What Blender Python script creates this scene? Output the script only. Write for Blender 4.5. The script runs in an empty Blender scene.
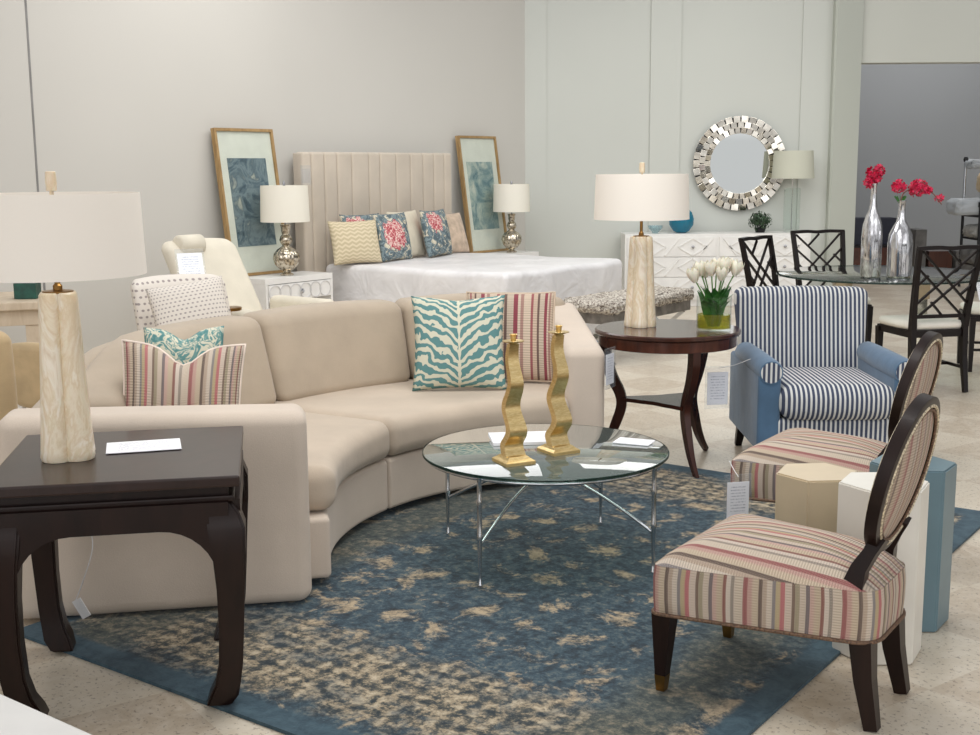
import bpy, bmesh, math, random
from mathutils import Vector, Matrix
random.seed(7)
PI = math.pi
scene = bpy.context.scene
COL = scene.collection
# ------------------------------------------------------------------ camera
FPX = 1220.0; PITCH = math.atan(200/FPX); ROLL = math.radians(0.4); CH = 1.55
fw = Vector((0, math.cos(PITCH), -math.sin(PITCH))); up0 = Vector((0, math.sin(PITCH), math.cos(PITCH)))
cr, sr = math.cos(ROLL), math.sin(ROLL)
R_ = Vector((1, 0, 0))*cr - up0*sr
U_ = Vector((1, 0, 0))*sr + up0*cr
cam = bpy.data.cameras.new('camera'); cam.sensor_width = 36; cam.lens = FPX/980*36
cam.clip_start = .05
co = bpy.data.objects.new('camera', cam); COL.objects.link(co)
M = Matrix((R_, U_, -fw)).transposed().to_4x4(); M.translation = Vector((0, 0, CH)); co.matrix_world = M
scene.camera = co
# ------------------------------------------------------------------ materials
def lin(c):
    def f(v):
        v /= 255.0
        return v/12.92 if v <= .04045 else ((v+.055)/1.055)**2.4
    return (f(c[0]), f(c[1]), f(c[2]), 1)
class NT:
    def __init__(s, name):
        s.m = bpy.data.materials.new(name); s.m.use_nodes = True
        s.t = s.m.node_tree; s.b = s.t.nodes['Principled BSDF']; s.out = s.t.nodes['Material Output']
    def n(s, typ, **kw):
        nd = s.t.nodes.new(typ)
        for k, v in kw.items():
            if k.startswith('i_'): nd.inputs[k[2:].replace('_', ' ')].default_value = v
            else: setattr(nd, k, v)
        return nd
    def l(s, a, b): s.t.links.new(a, b)
    def val(s, x, sock):
        if isinstance(x, (int, float)): sock.default_value = x
        else: s.l(x, sock)
    def math(s, op, a, b=0.0, c=0.0):
        nd = s.t.nodes.new('ShaderNodeMath'); nd.operation = op
        s.val(a, nd.inputs[0]); s.val(b, nd.inputs[1]); s.val(c, nd.inputs[2]); return nd.outputs[0]
    def coord(s, k='Object'): return s.t.nodes.new('ShaderNodeTexCoord').outputs[k]
    def sep(s, v):
        nd = s.t.nodes.new('ShaderNodeSeparateXYZ'); s.l(v, nd.inputs[0]); return nd.outputs
    def noise(s, v, scale, detail=3, rough=.5, dist=0):
        nd = s.t.nodes.new('ShaderNodeTexNoise'); s.l(v, nd.inputs['Vector'])
        nd.inputs['Scale'].default_value = scale; nd.inputs['Detail'].default_value = detail
        nd.inputs['Roughness'].default_value = rough; nd.inputs['Distortion'].default_value = dist; return nd.outputs['Fac']
    def mapping(s, v, scale=(1, 1, 1), rot=(0, 0, 0), loc=(0, 0, 0)):
        nd = s.t.nodes.new('ShaderNodeMapping'); s.l(v, nd.inputs[0]); nd.inputs['Scale'].default_value = scale
        nd.inputs['Rotation'].default_value = rot; nd.inputs['Location'].default_value = loc; return nd.outputs[0]
    def ramp(s, f, stops, interp='LINEAR'):
        nd = s.t.nodes.new('ShaderNodeValToRGB'); s.l(f, nd.inputs[0]); cr_ = nd.color_ramp; cr_.interpolation = interp
        while len(cr_.elements) < len(stops): cr_.elements.new(1)
        for e, (p, c) in zip(cr_.elements, stops): e.position = p
        for i, (p, c) in enumerate(stops):
            cr_.elements[i].position = p; cr_.elements[i].color = lin(c) if len(c) == 3 else c
        return nd.outputs[0]
    def mix(s, f, a, b, mode='MIX'):
        nd = s.t.nodes.new('ShaderNodeMix'); nd.data_type = 'RGBA'; nd.blend_type = mode
        s.val(f, nd.inputs[0])
        for x, i in ((a, 6), (b, 7)):
            if isinstance(x, tuple): nd.inputs[i].default_value = lin(x) if len(x) == 3 else x
            else: s.l(x, nd.inputs[i])
        return nd.outputs[2]
    def bump(s, h, strength=.3, dist=.01):
        nd = s.t.nodes.new('ShaderNodeBump'); s.l(h, nd.inputs['Height']); nd.inputs['Strength'].default_value = strength
        nd.inputs['Distance'].default_value = dist; s.l(nd.outputs[0], s.b.inputs['Normal'])
    def base(s, c, rough=.5, metal=0, **kw):
        if isinstance(c, tuple): s.b.inputs['Base Color'].default_value = lin(c)
        else: s.l(c, s.b.inputs['Base Color'])
        s.b.inputs['Roughness'].default_value = rough; s.b.inputs['Metallic'].default_value = metal
        for k, v in kw.items(): s.b.inputs[k.replace('_', ' ')].default_value = v
        return s.m
BW = [(0, (0, 0, 0, 1)), (1, (1, 1, 1, 1))]
def plain(name, c, rough=.6, metal=0, var=.06, scale=8, bump=0, **kw):
    t = NT(name); v = t.coord(); n = t.noise(v, scale, 3)
    d = tuple(max(0, x*(1-var)) for x in c); e = tuple(min(255, x*(1+var)) for x in c)
    t.base(t.ramp(n, [(.3, d), (.7, e)]), rough, metal, **kw)
    if bump: t.bump(t.noise(v, bump, 2), .25, .004)
    return t.m
def fabric(name, c, scale=300, var=.05, big=5, sheen=.2, bump=.35):
    t = NT(name); v = t.coord(); n = t.noise(v, big, 3)
    d = tuple(x*(1-var) for x in c); e = tuple(min(255, x*(1+var)) for x in c)
    col = t.ramp(n, [(.3, d), (.7, e)])
    w = t.noise(v, scale, 1)
    col = t.mix(t.math('MULTIPLY', w, .22), col, tuple(x*.72 for x in c))
    t.base(col, .92, Sheen_Weight=sheen)
    h = t.math('ADD', t.math('MULTIPLY', w, .12), t.noise(v, big*1.6, 2)); t.bump(h, bump, .012)
    return t.m
def wood(name, c, c2, rough=.28, scale=6, coat=.1):
    t = NT(name); v = t.mapping(t.coord(), (1.5, 1.5, .35)); n = t.noise(v, scale, 5, .6, 1.5)
    t.base(t.ramp(n, [(.3, c), (.7, c2)]), rough, Coat_Weight=coat, Coat_Roughness=.15, Specular_IOR_Level=.22); return t.m
def clear(name, tint=(235, 245, 242), refl=.5, rough=.02, ior=1.45, body=0.0, bodycol=(220, 230, 228)):
    t = NT(name); tr = t.n('ShaderNodeBsdfTransparent'); tr.inputs[0].default_value = lin(tint)
    gl = t.n('ShaderNodeBsdfGlossy'); gl.inputs['Roughness'].default_value = rough
    fr = t.n('ShaderNodeFresnel'); ge = t.n('ShaderNodeNewGeometry')
    t.l(t.math('ADD', ior, t.math('MULTIPLY', ge.outputs['Backfacing'], 1/ior-ior)), fr.inputs[0])
    mx = t.n('ShaderNodeMixShader'); t.l(t.math('MULTIPLY', fr.outputs[0], refl*2), mx.inputs[0]); t.l(tr.outputs[0], mx.inputs[1]); t.l(gl.outputs[0], mx.inputs[2])
    last = mx
    if body:
        df = t.n('ShaderNodeBsdfDiffuse'); df.inputs[0].default_value = lin(bodycol)
        m2 = t.n('ShaderNodeMixShader'); m2.inputs[0].default_value = body; t.l(mx.outputs[0], m2.inputs[1]); t.l(df.outputs[0], m2.inputs[2]); last = m2
    t.l(last.outputs[0], t.out.inputs[0]); return t.m
def shade_mat(name, c=(226, 216, 208), glow=0.0):
    t = NT(name); v = t.coord(); w = t.noise(v, 220, 1)
    df = t.n('ShaderNodeBsdfDiffuse'); t.l(t.mix(t.math('MULTIPLY', w, .12), c, tuple(x*.88 for x in c)), df.inputs[0])
    tl = t.n('ShaderNodeBsdfTranslucent'); tl.inputs[0].default_value = lin(c)
    mx = t.n('ShaderNodeMixShader'); mx.inputs[0].default_value = .2
    t.l(df.outputs[0], mx.inputs[1]); t.l(tl.outputs[0], mx.inputs[2]); t.l(mx.outputs[0], t.out.inputs[0]); return t.m
STRIPES = [(2, (222, 208, 188)), (1, (150, 60, 70)), (1, (205, 160, 150)), (1.5, (214, 196, 170)), (.8, (70, 52, 48)), (1, (190, 170, 150)),
           (1.2, (228, 216, 200)), (.8, (122, 122, 130)), (1, (196, 178, 132)), (1, (196, 92, 104)), (1.5, (226, 208, 192)), (.7, (96, 70, 60)),
           (1, (160, 152, 122)), (1.4, (220, 204, 186)), (.8, (92, 84, 96)), (1, (214, 174, 164)), (1.4, (206, 188, 160)), (.8, (128, 62, 58)), (1, (230, 218, 204)), (.8, (146, 138, 130))]
def multistripe(name, reps, dark=1.0, stripes=STRIPES, knit=260, kamt=.35, rough=.9):
    t = NT(name); u = t.sep(t.coord('UV')); tot = sum(s[0] for s in stripes); p = 0; st = []
    for w, c in stripes: st.append((p/tot, tuple(x*dark for x in c))); p += w
    f = t.math('FRACT', t.math('MULTIPLY', u[0], reps)); col = t.ramp(f, st, 'CONSTANT')
    k = t.math('SINE', t.math('MULTIPLY', u[1], knit)); k2 = t.math('SINE', t.math('MULTIPLY', u[0], reps*2*PI*len(stripes)*2))
    kk = t.math('MULTIPLY', t.math('GREATER_THAN', t.math('MULTIPLY', k, k2), .3), kamt)
    col = t.mix(kk, col, (232, 216, 196)); col = t.mix(t.math('MULTIPLY', t.math('LESS_THAN', k, -.4), .34), col, (90, 70, 62)); t.base(col, rough)
    t.bump(kk, .5, .004); return t.m
def two_stripe(name, c1, c2, reps, frac=.5):
    t = NT(name); u = t.sep(t.coord('UV')); f = t.math('FRACT', t.math('MULTIPLY', u[0], reps))
    s = t.math('GREATER_THAN', f, frac); n = t.noise(t.coord(), 250, 1)
    col = t.mix(s, c1, c2); col = t.mix(t.math('MULTIPLY', n, .15), col, (120, 125, 140)); t.base(col, .9); return t.m
def card_mat(name, c=(250, 250, 255), ink=(140, 145, 165)):
    t = NT(name); g = t.sep(t.coord('UV')); r = t.math('SINE', t.math('MULTIPLY', g[1], 75)); n = t.noise(t.mapping(t.coord('UV'), (40, 12, 1)), 1, 2)
    inside = t.math('MULTIPLY', t.math('LESS_THAN', t.math('ABSOLUTE', t.math('SUBTRACT', g[0], .5)), .34), t.math('LESS_THAN', t.math('ABSOLUTE', t.math('SUBTRACT', g[1], .52)), .36))
    f = t.math('MULTIPLY', t.math('MULTIPLY', t.math('GREATER_THAN', r, .35), t.math('GREATER_THAN', n, .47)), t.math('MULTIPLY', inside, .6))
    t.base(t.mix(f, c, ink), .5); return t.m

MT = {}
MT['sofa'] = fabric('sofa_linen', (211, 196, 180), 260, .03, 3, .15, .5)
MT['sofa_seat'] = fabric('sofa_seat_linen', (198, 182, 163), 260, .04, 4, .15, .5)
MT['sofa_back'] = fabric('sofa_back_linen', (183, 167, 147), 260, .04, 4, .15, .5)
MT['dark_wood'] = wood('espresso_wood', (24, 13, 10), (38, 22, 17), .36)
MT['table_top_wood'] = wood('espresso_table_top', (36, 24, 20), (52, 35, 30), .3, 5, .25)
MT['walnut'] = wood('walnut_wood', (62, 32, 22), (92, 48, 32), .25, 7, .25)
MT['walnut_top'] = wood('walnut_polished_top', (56, 34, 27), (80, 46, 34), .16, 7, .4)
MT['walnut_leg'] = wood('walnut_leg_wood', (44, 24, 18), (66, 34, 25), .25, 7, .2)
MT['black_wood'] = wood('ebony_wood', (14, 8, 7), (24, 14, 13), .4)
MT['nickel_dark'] = plain('silvered_grey_metal', (120, 116, 112), .35, .6, .2, 12)
MT['mirror'] = plain('mirror_silver', (225, 228, 226), .02, 1, .0)
MT['mirror_tile'] = plain('bevelled_mirror_tile', (214, 208, 196), .12, 1, .12, 9)
MT['white_relief'] = plain('white_relief_lacquer', (236, 234, 230), .35, 0, .02)
MT['glass_block'] = clear('clear_glass_block', (246, 250, 248), .5, .03, 1.4, .0)
MT['glass_bowl'] = clear('pale_glass_bowl', (214, 230, 232), .9, .03, 1.5, .25, (200, 216, 220))
MT['wrap_grey'] = plain('grey_packing_wrap', (140, 138, 134), .5, 0, .2)
MT['wrap_dark'] = plain('dark_packing_wrap', (88, 86, 84), .6, 0, .2)
MT['navy_dark'] = plain('dark_navy_paint', (36, 38, 52), .5, 0, .1)
MT['chrome'] = plain('chrome', (205, 208, 212), .16, 1, .03, 30)
MT['nickel'] = plain('brushed_nickel', (160, 160, 162), .3, 1, .05, 30)
MT['brass'] = plain('antique_brass', (150, 112, 62), .3, 1, .08, 20)
def gold():
    t = NT('brushed_gold_leaf'); v = t.coord(); n = t.noise(t.mapping(v, (8, 8, 40)), 6, 4, .7)
    t.base(t.ramp(n, [(.3, (206, 174, 112)), (.7, (238, 214, 160))]), .3, 1); t.bump(n, .08, .002); return t.m
MT['gold'] = gold()
MT['glass'] = clear('clear_glass', (252, 254, 253), .35)
MT['table_glass'] = clear('tempered_table_glass', (228, 238, 233), 1.15, .01, 1.6, .12, (172, 186, 180))
MT['dining_glass'] = clear('dining_table_glass', (236, 242, 239), .7, .02, 1.5)
MT['glass_edge'] = clear('green_glass_edge', (60, 92, 82), .8, .05, 1.5, .45, (40, 66, 60))
MT['plastic'] = clear('clear_plastic', (252, 253, 254), .6, .12, 1.4, .05, (235, 238, 242))
MT['plastic_wrap'] = clear('plastic_wrap', (225, 228, 230), 1.0, .2, 1.5, .55, (198, 202, 205))
MT['blue_glass'] = clear('blue_glass', (70, 170, 195), .8, .03, 1.5, .35, (60, 170, 200))
MT['shade'] = shade_mat('linen_lampshade', (255, 249, 240))
MT['shade_small'] = shade_mat('white_lampshade', (246, 242, 230))
MT['shade_grey'] = shade_mat('pale_grey_lampshade', (214, 214, 198))
MT['card'] = card_mat('printed_card')
MT['paper'] = plain('white_paper', (228, 226, 226), .6, 0, .02)
MT['white_lacquer'] = plain('white_lacquer', (228, 226, 222), .35, 0, .02)
MT['cream_uph'] = fabric('cream_upholstery', (222, 214, 196), 200, .03, 5, .1, .3)
MT['seat_white'] = fabric('ivory_seat_fabric', (228, 222, 210), 200, .03, 5, .1, .2)
MT['blue_uph'] = fabric('denim_blue_upholstery', (76, 106, 134), 300, .08, 6, .3, .3)
MT['tulip'] = plain('tulip_petals', (240, 234, 216), .5, 0, .05, 30, Subsurface_Weight=.1)
MT['leaf'] = plain('tulip_leaf_green', (58, 112, 50), .4, 0, .25, 25)
MT['darkleaf'] = plain('dark_leaf_green', (38, 62, 36), .5, 0, .35, 40)
MT['stem'] = plain('stem_green', (92, 134, 66), .5, 0, .1)
MT['twig'] = plain('twig_brown', (128, 84, 70), .6, 0, .2, 40)
MT['blossom'] = plain('magenta_blossom', (196, 24, 70), .55, 0, .25, 60, Subsurface_Weight=.1)
MT['water'] = clear('vase_water', (214, 208, 90), .4, .02, 1.33, .3, (170, 168, 60))
MT['headboard'] = fabric('beige_headboard_velvet', (196, 184, 168), 200, .03, 4, .3, .3)
MT['seam'] = plain('dark_seam', (120, 104, 90), .9)
MT['hex_white'] = plain('white_ceramic_glaze', (226, 222, 212), .3, 0, .015)
MT['hex_blue'] = plain('dusty_blue_glaze', (98, 124, 134), .3, 0, .03)
MT['hex_beige'] = plain('beige_glaze', (206, 188, 158), .32, 0, .02)
MT['art_wood'] = wood('light_oak_frame', (140, 112, 74), (176, 146, 102), .5, 10, 0)
MT['mat_board'] = plain('white_mat_board', (216, 214, 204), .8, 0, .02)
MT['tan_uph'] = fabric('tan_upholstery', (192, 168, 130), 200, .06, 6)
MT['pale_wood'] = wood('bleached_wood', (190, 172, 148), (208, 192, 170), .5, 8, 0)
MT['black_metal'] = plain('black_metal', (24, 24, 26), .4, .3)
MT['gold_lacquer'] = plain('champagne_lacquer', (168, 150, 122), .3, .6, .1)
MT['bracket'] = plain('mirrored_glass_block', (190, 186, 172), .12, .9, .15, 6)
MT['green_box'] = plain('dark_green_lacquer', (18, 70, 58), .4, 0, .2, 20)
KN = [(w_, tuple(.82*c_+.18*m_ for c_, m_ in zip(col_, (176, 150, 128)))) for w_, col_ in STRIPES]
MUTED = [(w_, tuple(.45*c_+.55*m_ for c_, m_ in zip(col_, (186, 166, 148)))) for w_, col_ in STRIPES]
MT['multi'] = multistripe('knit_multicolour_stripe_chair', 2.3, .93, KN, knit=800, kamt=.45)
MT['multi_band'] = multistripe('knit_multicolour_stripe_band', 2.0, .93, KN, knit=800, kamt=.45)
MT['multi_back'] = multistripe('muted_stripe_chair_back', 1.7, .93, MUTED, knit=700)
MT['multi_pillow'] = multistripe('knit_multicolour_stripe_pillow', 2.0, .93, KN, knit=330, kamt=.45)
MT['berry_pillow'] = multistripe('berry_stripe_pillow', 3.2, .95, [(1.4, (214, 194, 172)), (.5, (160, 92, 94)), (.9, (206, 182, 160)), (.5, (112, 88, 80)), (1.2, (202, 184, 164)), (.8, (146, 66, 78)), (.5, (214, 194, 174)), (.6, (172, 134, 122))], kamt=0)
MT['navy_stripe'] = two_stripe('navy_ivory_ticking', (58, 66, 88), (216, 216, 212), 1.0, .56)
MT['piping'] = plain('ivory_piping', (236, 220, 206), .8)
def zebra():
    t = NT('teal_zebra_print'); g = t.sep(t.coord('UV')); au = t.math('ABSOLUTE', t.math('SUBTRACT', g[0], .5))
    side = t.math('GREATER_THAN', g[0], .5)
    cv = t.n('ShaderNodeCombineXYZ'); t.l(au, cv.inputs[0]); t.l(g[1], cv.inputs[1]); t.l(t.math('MULTIPLY', side, 5.3), cv.inputs[2])
    n = t.noise(t.mapping(cv.outputs[0], (7.5, 9, 1)), 1, 1.5, .5, .4)
    n2 = t.noise(t.mapping(cv.outputs[0], (14, 3.5, 1), loc=(3, 3, 3)), 1, 1)
    ph = t.math('SUBTRACT', g[1], t.math('MULTIPLY', t.math('POWER', au, .6), .42))
    ph = t.math('ADD', ph, t.math('MULTIPLY', n, .16)); ph = t.math('ADD', ph, t.math('MULTIPLY', n2, .07))
    s = t.math('SINE', t.math('MULTIPLY', ph, 66))
    th = t.math('ADD', .02, t.math('MULTIPLY', t.math('SUBTRACT', n2, .5), 1.8))
    f = t.math('GREATER_THAN', s, th)
    spine = t.math('LESS_THAN', t.math('ADD', au, t.math('MULTIPLY', t.math('SINE', t.math('MULTIPLY', g[1], 60)), .004)), .011)
    f = t.math('MAXIMUM', f, spine)
    t.base(t.mix(f, (92, 136, 136), (208, 205, 184)), .9); return t.m
MT['zebra'] = zebra()
def blotch(name, cols, scale, dist=1.0):
    t = NT(name); v = t.coord('UV'); n = t.noise(v, scale, 2, .5, dist)
    st = [(.3 + .4*i/len(cols), c) for i, c in enumerate(cols)]; t.base(t.ramp(n, st, 'CONSTANT'), .9); return t.m
MT['teal_pillow'] = blotch('teal_ivory_leaf_print', [(84, 134, 134), (112, 152, 148), (212, 208, 186), (100, 146, 144), (212, 208, 188)], 7, 1.5)
def floral(name, cx, cy, rad):
    t = NT(name); v = t.coord('UV'); g = t.sep(v); n = t.noise(v, 9, 3, .5, 1)
    bg = t.ramp(n, [(.3, (84, 98, 104)), (.45, (122, 138, 142)), (.54, (92, 98, 94)), (.58, (206, 198, 178)), (.68, (166, 158, 124))], 'CONSTANT')
    dx = t.math('SUBTRACT', g[0], cx); dy = t.math('SUBTRACT', g[1], cy)
    d = t.math('SQRT', t.math('ADD', t.math('MULTIPLY', dx, dx), t.math('MULTIPLY', dy, dy)))
    d = t.math('ADD', d, t.math('MULTIPLY', t.math('SUBTRACT', n, .5), .35))
    petal = t.ramp(t.noise(v, 14, 2, .5, 2), [(.3, (168, 70, 80)), (.45, (204, 120, 120)), (.52, (226, 206, 196)), (.62, (184, 92, 98))], 'CONSTANT')
    t.base(t.mix(t.math('LESS_THAN', d, rad), bg, petal), .9); return t.m
MT['floral_a'] = floral('teal_red_floral_print', .42, .52, .26)
MT['floral_b'] = floral('grey_floral_print', .35, .7, .2)
def chevron():
    t = NT('beige_chevron_weave'); g = t.sep(t.coord('UV')); z = t.math('PINGPONG', t.math('MULTIPLY', g[0], 8), .5)
    s = t.math('SINE', t.math('MULTIPLY', t.math('ADD', t.math('MULTIPLY', g[1], 12), z), 6.283))
    t.base(t.mix(t.math('GREATER_THAN', s, .1), (190, 176, 146), (212, 198, 168)), .9); return t.m
MT['chevron'] = chevron()
def dotted():
    t = NT('ivory_fabric_with_grey_dots'); g = t.sep(t.coord('UV'))
    row = t.math('FLOOR', t.math('MULTIPLY', g[1], 20)); a = t.math('SUBTRACT', t.math('FRACT', t.math('ADD', t.math('MULTIPLY', g[0], 20), t.math('MULTIPLY', row, .5))), .5)
    b = t.math('SUBTRACT', t.math('FRACT', t.math('MULTIPLY', g[1], 20)), .5)
    d = t.math('SQRT', t.math('ADD', t.math('MULTIPLY', a, a), t.math('MULTIPLY', t.math('MULTIPLY', b, b), 2)))
    t.base(t.mix(t.math('LESS_THAN', d, .26), (222, 214, 204), (158, 148, 144)), .9); return t.m
MT['dotted'] = dotted()
def onyx():
    t = NT('honey_onyx_stone'); v = t.mapping(t.coord(), (1, 1, .45)); n = t.noise(v, 9, 5, .6, 2.2)
    c = t.ramp(n, [(.3, (212, 190, 150)), (.42, (234, 220, 194)), (.5, (220, 198, 162)), (.6, (242, 232, 214)), (.75, (204, 176, 136))])
    w = t.noise(t.mapping(t.coord(), (30, 30, 3)), 2, 2); c = t.mix(t.math('MULTIPLY', w, .35), c, (240, 226, 204))
    t.base(c, .28, Coat_Weight=.4, Subsurface_Weight=.08); return t.m
MT['onyx'] = onyx()
def mercury(name, c=(206, 196, 178), c2=(120, 108, 92), rough=.14, st=(1, 1, 1)):
    t = NT(name); n = t.noise(t.mapping(t.coord(), st), 40, 3, .6); t.base(t.ramp(n, [(.35, c2), (.55, c)]), rough, .92); return t.m
MT['mercury'] = mercury('champagne_mercury_glass')
MT['silver'] = mercury('silver_mercury_glass', (216, 216, 218), (150, 148, 150), .1, (.6, .6, .2))
def fur():
    t = NT('speckled_shaggy_fur'); n = t.noise(t.coord(), 55, 3, .7); t.base(t.ramp(n, [(.36, (92, 80, 72)), (.5, (190, 180, 168)), (.6, (226, 220, 208))]), 1); t.bump(n, .9, .02); return t.m
MT['fur'] = fur()
def sheet():
    t = NT('white_plastic_covered_sheet'); v = t.coord(); n = t.noise(v, 3.5, 3, .6, .6); t.base(t.ramp(n, [(.3, (216, 214, 214)), (.7, (232, 230, 230))]), .42); t.bump(n, .5, .05); return t.m
MT['sheet'] = sheet()
def artmat(name, cols, sc):
    t = NT(name); n = t.noise(t.coord('UV'), sc, 6, .62, 1.2); t.base(t.ramp(n, cols), .6); return t.m
MT['art_a'] = artmat('stormy_abstract_print', [(.28, (34, 46, 58)), (.42, (76, 94, 106)), (.5, (120, 134, 140)), (.58, (84, 100, 110)), (.68, (168, 168, 158))], 5)
MT['art_b'] = artmat('teal_abstract_print', [(.28, (56, 84, 96)), (.42, (110, 136, 142)), (.52, (150, 164, 160)), (.62, (178, 184, 176)), (.75, (206, 202, 188))], 4.5)
def wallmat(name, c):
    t = NT(name); v = t.coord('Object'); n = t.noise(v, .5, 2); t.base(t.ramp(n, [(.3, tuple(x*.985 for x in c)), (.7, tuple(min(255, x*1.015) for x in c))]), .75)
    t.bump(t.noise(v, 90, 2), .05, .002); return t.m
MT['wall_l'] = wallmat('painted_wall_left', (199, 196, 189))
MT['wall_b'] = wallmat('painted_wall_back', (197, 199, 192))
MT['wall_p'] = wallmat('shaded_pillar_paint', (184, 187, 177))  # darker than the back wall: shade of the angled face put into the colour
MT['wall_h'] = wallmat('painted_header', (196, 197, 188))
MT['wall_g'] = wallmat('painted_grey_wall', (150, 152, 154))
def floormat():
    t = NT('speckled_stone_tile_floor'); v = t.mapping(t.coord(), (1, 1, 1), (0, 0, math.radians(54)), (.2, .1, 0))
    ck = t.n('ShaderNodeTexChecker'); t.l(v, ck.inputs[0]); ck.inputs['Scale'].default_value = 2.2
    big = t.noise(v, 1.3, 3); med = t.noise(v, 14, 4, .65, .8); sp = t.noise(v, 70, 2, .6)
    c = t.mix(t.math('MULTIPLY', ck.outputs['Fac'], .55), (214, 202, 182), (182, 162, 138))
    c = t.mix(t.math('MULTIPLY', t.ramp(med, [(.42, (0, 0, 0, 1)), (.62, (1, 1, 1, 1))]), .35), c, (234, 226, 212))
    c = t.mix(t.math('MULTIPLY', t.ramp(big, [(.4, (0, 0, 0, 1)), (.65, (1, 1, 1, 1))]), .25), c, (200, 184, 162))
    c = t.mix(t.math('MULTIPLY', t.ramp(sp, [(.34, (1, 1, 1, 1)), (.41, (0, 0, 0, 1))]), .6), c, (120, 100, 84))
    t.base(c, .3, Coat_Weight=.15, Coat_Roughness=.2); return t.m
MT['wall_seam'] = plain('grey_wall_joint', (132, 130, 128), .8)
MT['floor'] = floormat()
def rugmat():
    t = NT('distressed_blue_rug'); o = t.coord('UV'); g = t.sep(o)   # UV = metres across / along the rug
    W, L = 2.35, 3.35
    n1 = t.noise(o, 3.2, 5, .7, .6); n2 = t.noise(o, 15, 5, .75, .5); n3 = t.noise(t.mapping(o, (1, 1, 1), loc=(9, 4, 0)), 5.5, 4, .7, 1); n4 = t.noise(o, 55, 3, .7)
    n5 = t.noise(o, 34, 4, .8); nb = t.math('ADD', t.math('MULTIPLY', n2, .5), t.math('MULTIPLY', n5, .5))
    blue = t.ramp(nb, [(.38, (16, 26, 34)), (.46, (38, 58, 70)), (.53, (60, 84, 96)), (.62, (118, 120, 110))])
    # medallion lattice, worn
    a = t.math('ADD', g[0], g[1]); b = t.math('SUBTRACT', g[0], g[1])
    lat = t.math('MULTIPLY', t.math('SINE', t.math('MULTIPLY', a, 15)), t.math('SINE', t.math('MULTIPLY', b, 15)))
    med = t.math('ADD', t.math('MULTIPLY', lat, .12), n3)
    c = t.mix(t.ramp(t.math('ADD', med, t.math('MULTIPLY', t.math('SUBTRACT', n5, .5), .35)), [(.56, (0, 0, 0, 1)), (.68, (1, 1, 1, 1))]), blue, t.ramp(nb, [(.38, (70, 76, 74)), (.46, (140, 126, 104)), (.56, (192, 172, 142))]))
    # distance from the border
    du = t.math('MINIMUM', g[0], t.math('SUBTRACT', W, g[0])); dv = t.math('MINIMUM', g[1], t.math('SUBTRACT', L, g[1])); d = t.math('MINIMUM', du, dv)
    dn = t.math('ADD', dv, t.math('MULTIPLY', t.math('SUBTRACT', n1, .5), .5))
    band = t.ramp(dn, [(.12, (0, 0, 0, 1)), (.22, (1, 1, 1, 1)), (.52, (1, 1, 1, 1)), (.66, (0, 0, 0, 1))])
    pat = t.math('ADD', t.math('MULTIPLY', t.math('MULTIPLY', t.math('SINE', t.math('MULTIPLY', a, 48)), t.math('SINE', t.math('MULTIPLY', b, 48))), .05), nb)
    cream = t.ramp(pat, [(.40, (30, 42, 48)), (.47, (84, 84, 76)), (.52, (158, 142, 116)), (.60, (206, 190, 162))])
    c = t.mix(t.math('MULTIPLY', band, t.ramp(t.math('ADD', n3, t.math('MULTIPLY', n1, .5)), [(.6, (.35, .35, .35, 1)), (.78, (1, 1, 1, 1))])), c, cream)
    dd = t.math('ADD', du, t.math('MULTIPLY', t.math('SUBTRACT', n1, .5), .3))
    side = t.math('MULTIPLY', t.ramp(dd, [(.10, (0, 0, 0, 1)), (.2, (1, 1, 1, 1)), (.36, (1, 1, 1, 1)), (.48, (0, 0, 0, 1))]), .8)
    c = t.mix(side, c, t.ramp(nb, [(.38, (34, 48, 52)), (.5, (78, 84, 76)), (.62, (138, 128, 108))]))
    edge = t.ramp(d, [(.085, (1, 1, 1, 1)), (.11, (0, 0, 0, 1))])
    c = t.mix(edge, c, t.ramp(n2, [(.35, (40, 66, 80)), (.65, (72, 98, 110))]))
    c = t.mix(t.math('MULTIPLY', n4, .3), c, (24, 34, 42))
    t.base(c, .95, Sheen_Weight=.1); t.bump(n4, .4, .004); return t.m
MT['rug'] = rugmat()
# ------------------------------------------------------------------ geometry helpers
def T(x=0, y=0, z=0): return Matrix.Translation((x, y, z))
def RZ(a): return Matrix.Rotation(a, 4, 'Z')
def RX(a): return Matrix.Rotation(a, 4, 'X')
def RY(a): return Matrix.Rotation(a, 4, 'Y')
def box(bm, lo, hi, M=None, bev=0):
    (x0, y0, z0), (x1, y1, z1) = lo, hi
    b = bmesh.new() if bev else bm
    vs = [b.verts.new(p) for p in ((x0, y0, z0), (x1, y0, z0), (x1, y1, z0), (x0, y1, z0), (x0, y0, z1), (x1, y0, z1), (x1, y1, z1), (x0, y1, z1))]
    for f in ((3, 2, 1, 0), (4, 5, 6, 7), (0, 1, 5, 4), (1, 2, 6, 5), (2, 3, 7, 6), (3, 0, 4, 7)): b.faces.new([vs[i] for i in f])
    if bev:
        bmesh.ops.bevel(b, geom=b.edges[:], offset=bev, segments=2, profile=.6, affect='EDGES')
        merge(bm, b, M)
    elif M is not None:
        for v in vs: v.co = M @ v.co
    return bm
def merge(dst, src, M=None):
    if M is not None: bmesh.ops.transform(src, matrix=M, verts=src.verts[:])
    me = bpy.data.meshes.new('tmp'); src.to_mesh(me); dst.from_mesh(me); bpy.data.meshes.remove(me); src.free()
def newbm(): return bmesh.new()
def bx(lo, hi, bev=0): return box(newbm(), lo, hi, None, bev)
def frames(pts):
    out = []
    for i, p in enumerate(pts):
        a = pts[max(0, i-1)]; b = pts[min(len(pts)-1, i+1)]; out.append((b-a).normalized())
    return out
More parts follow.
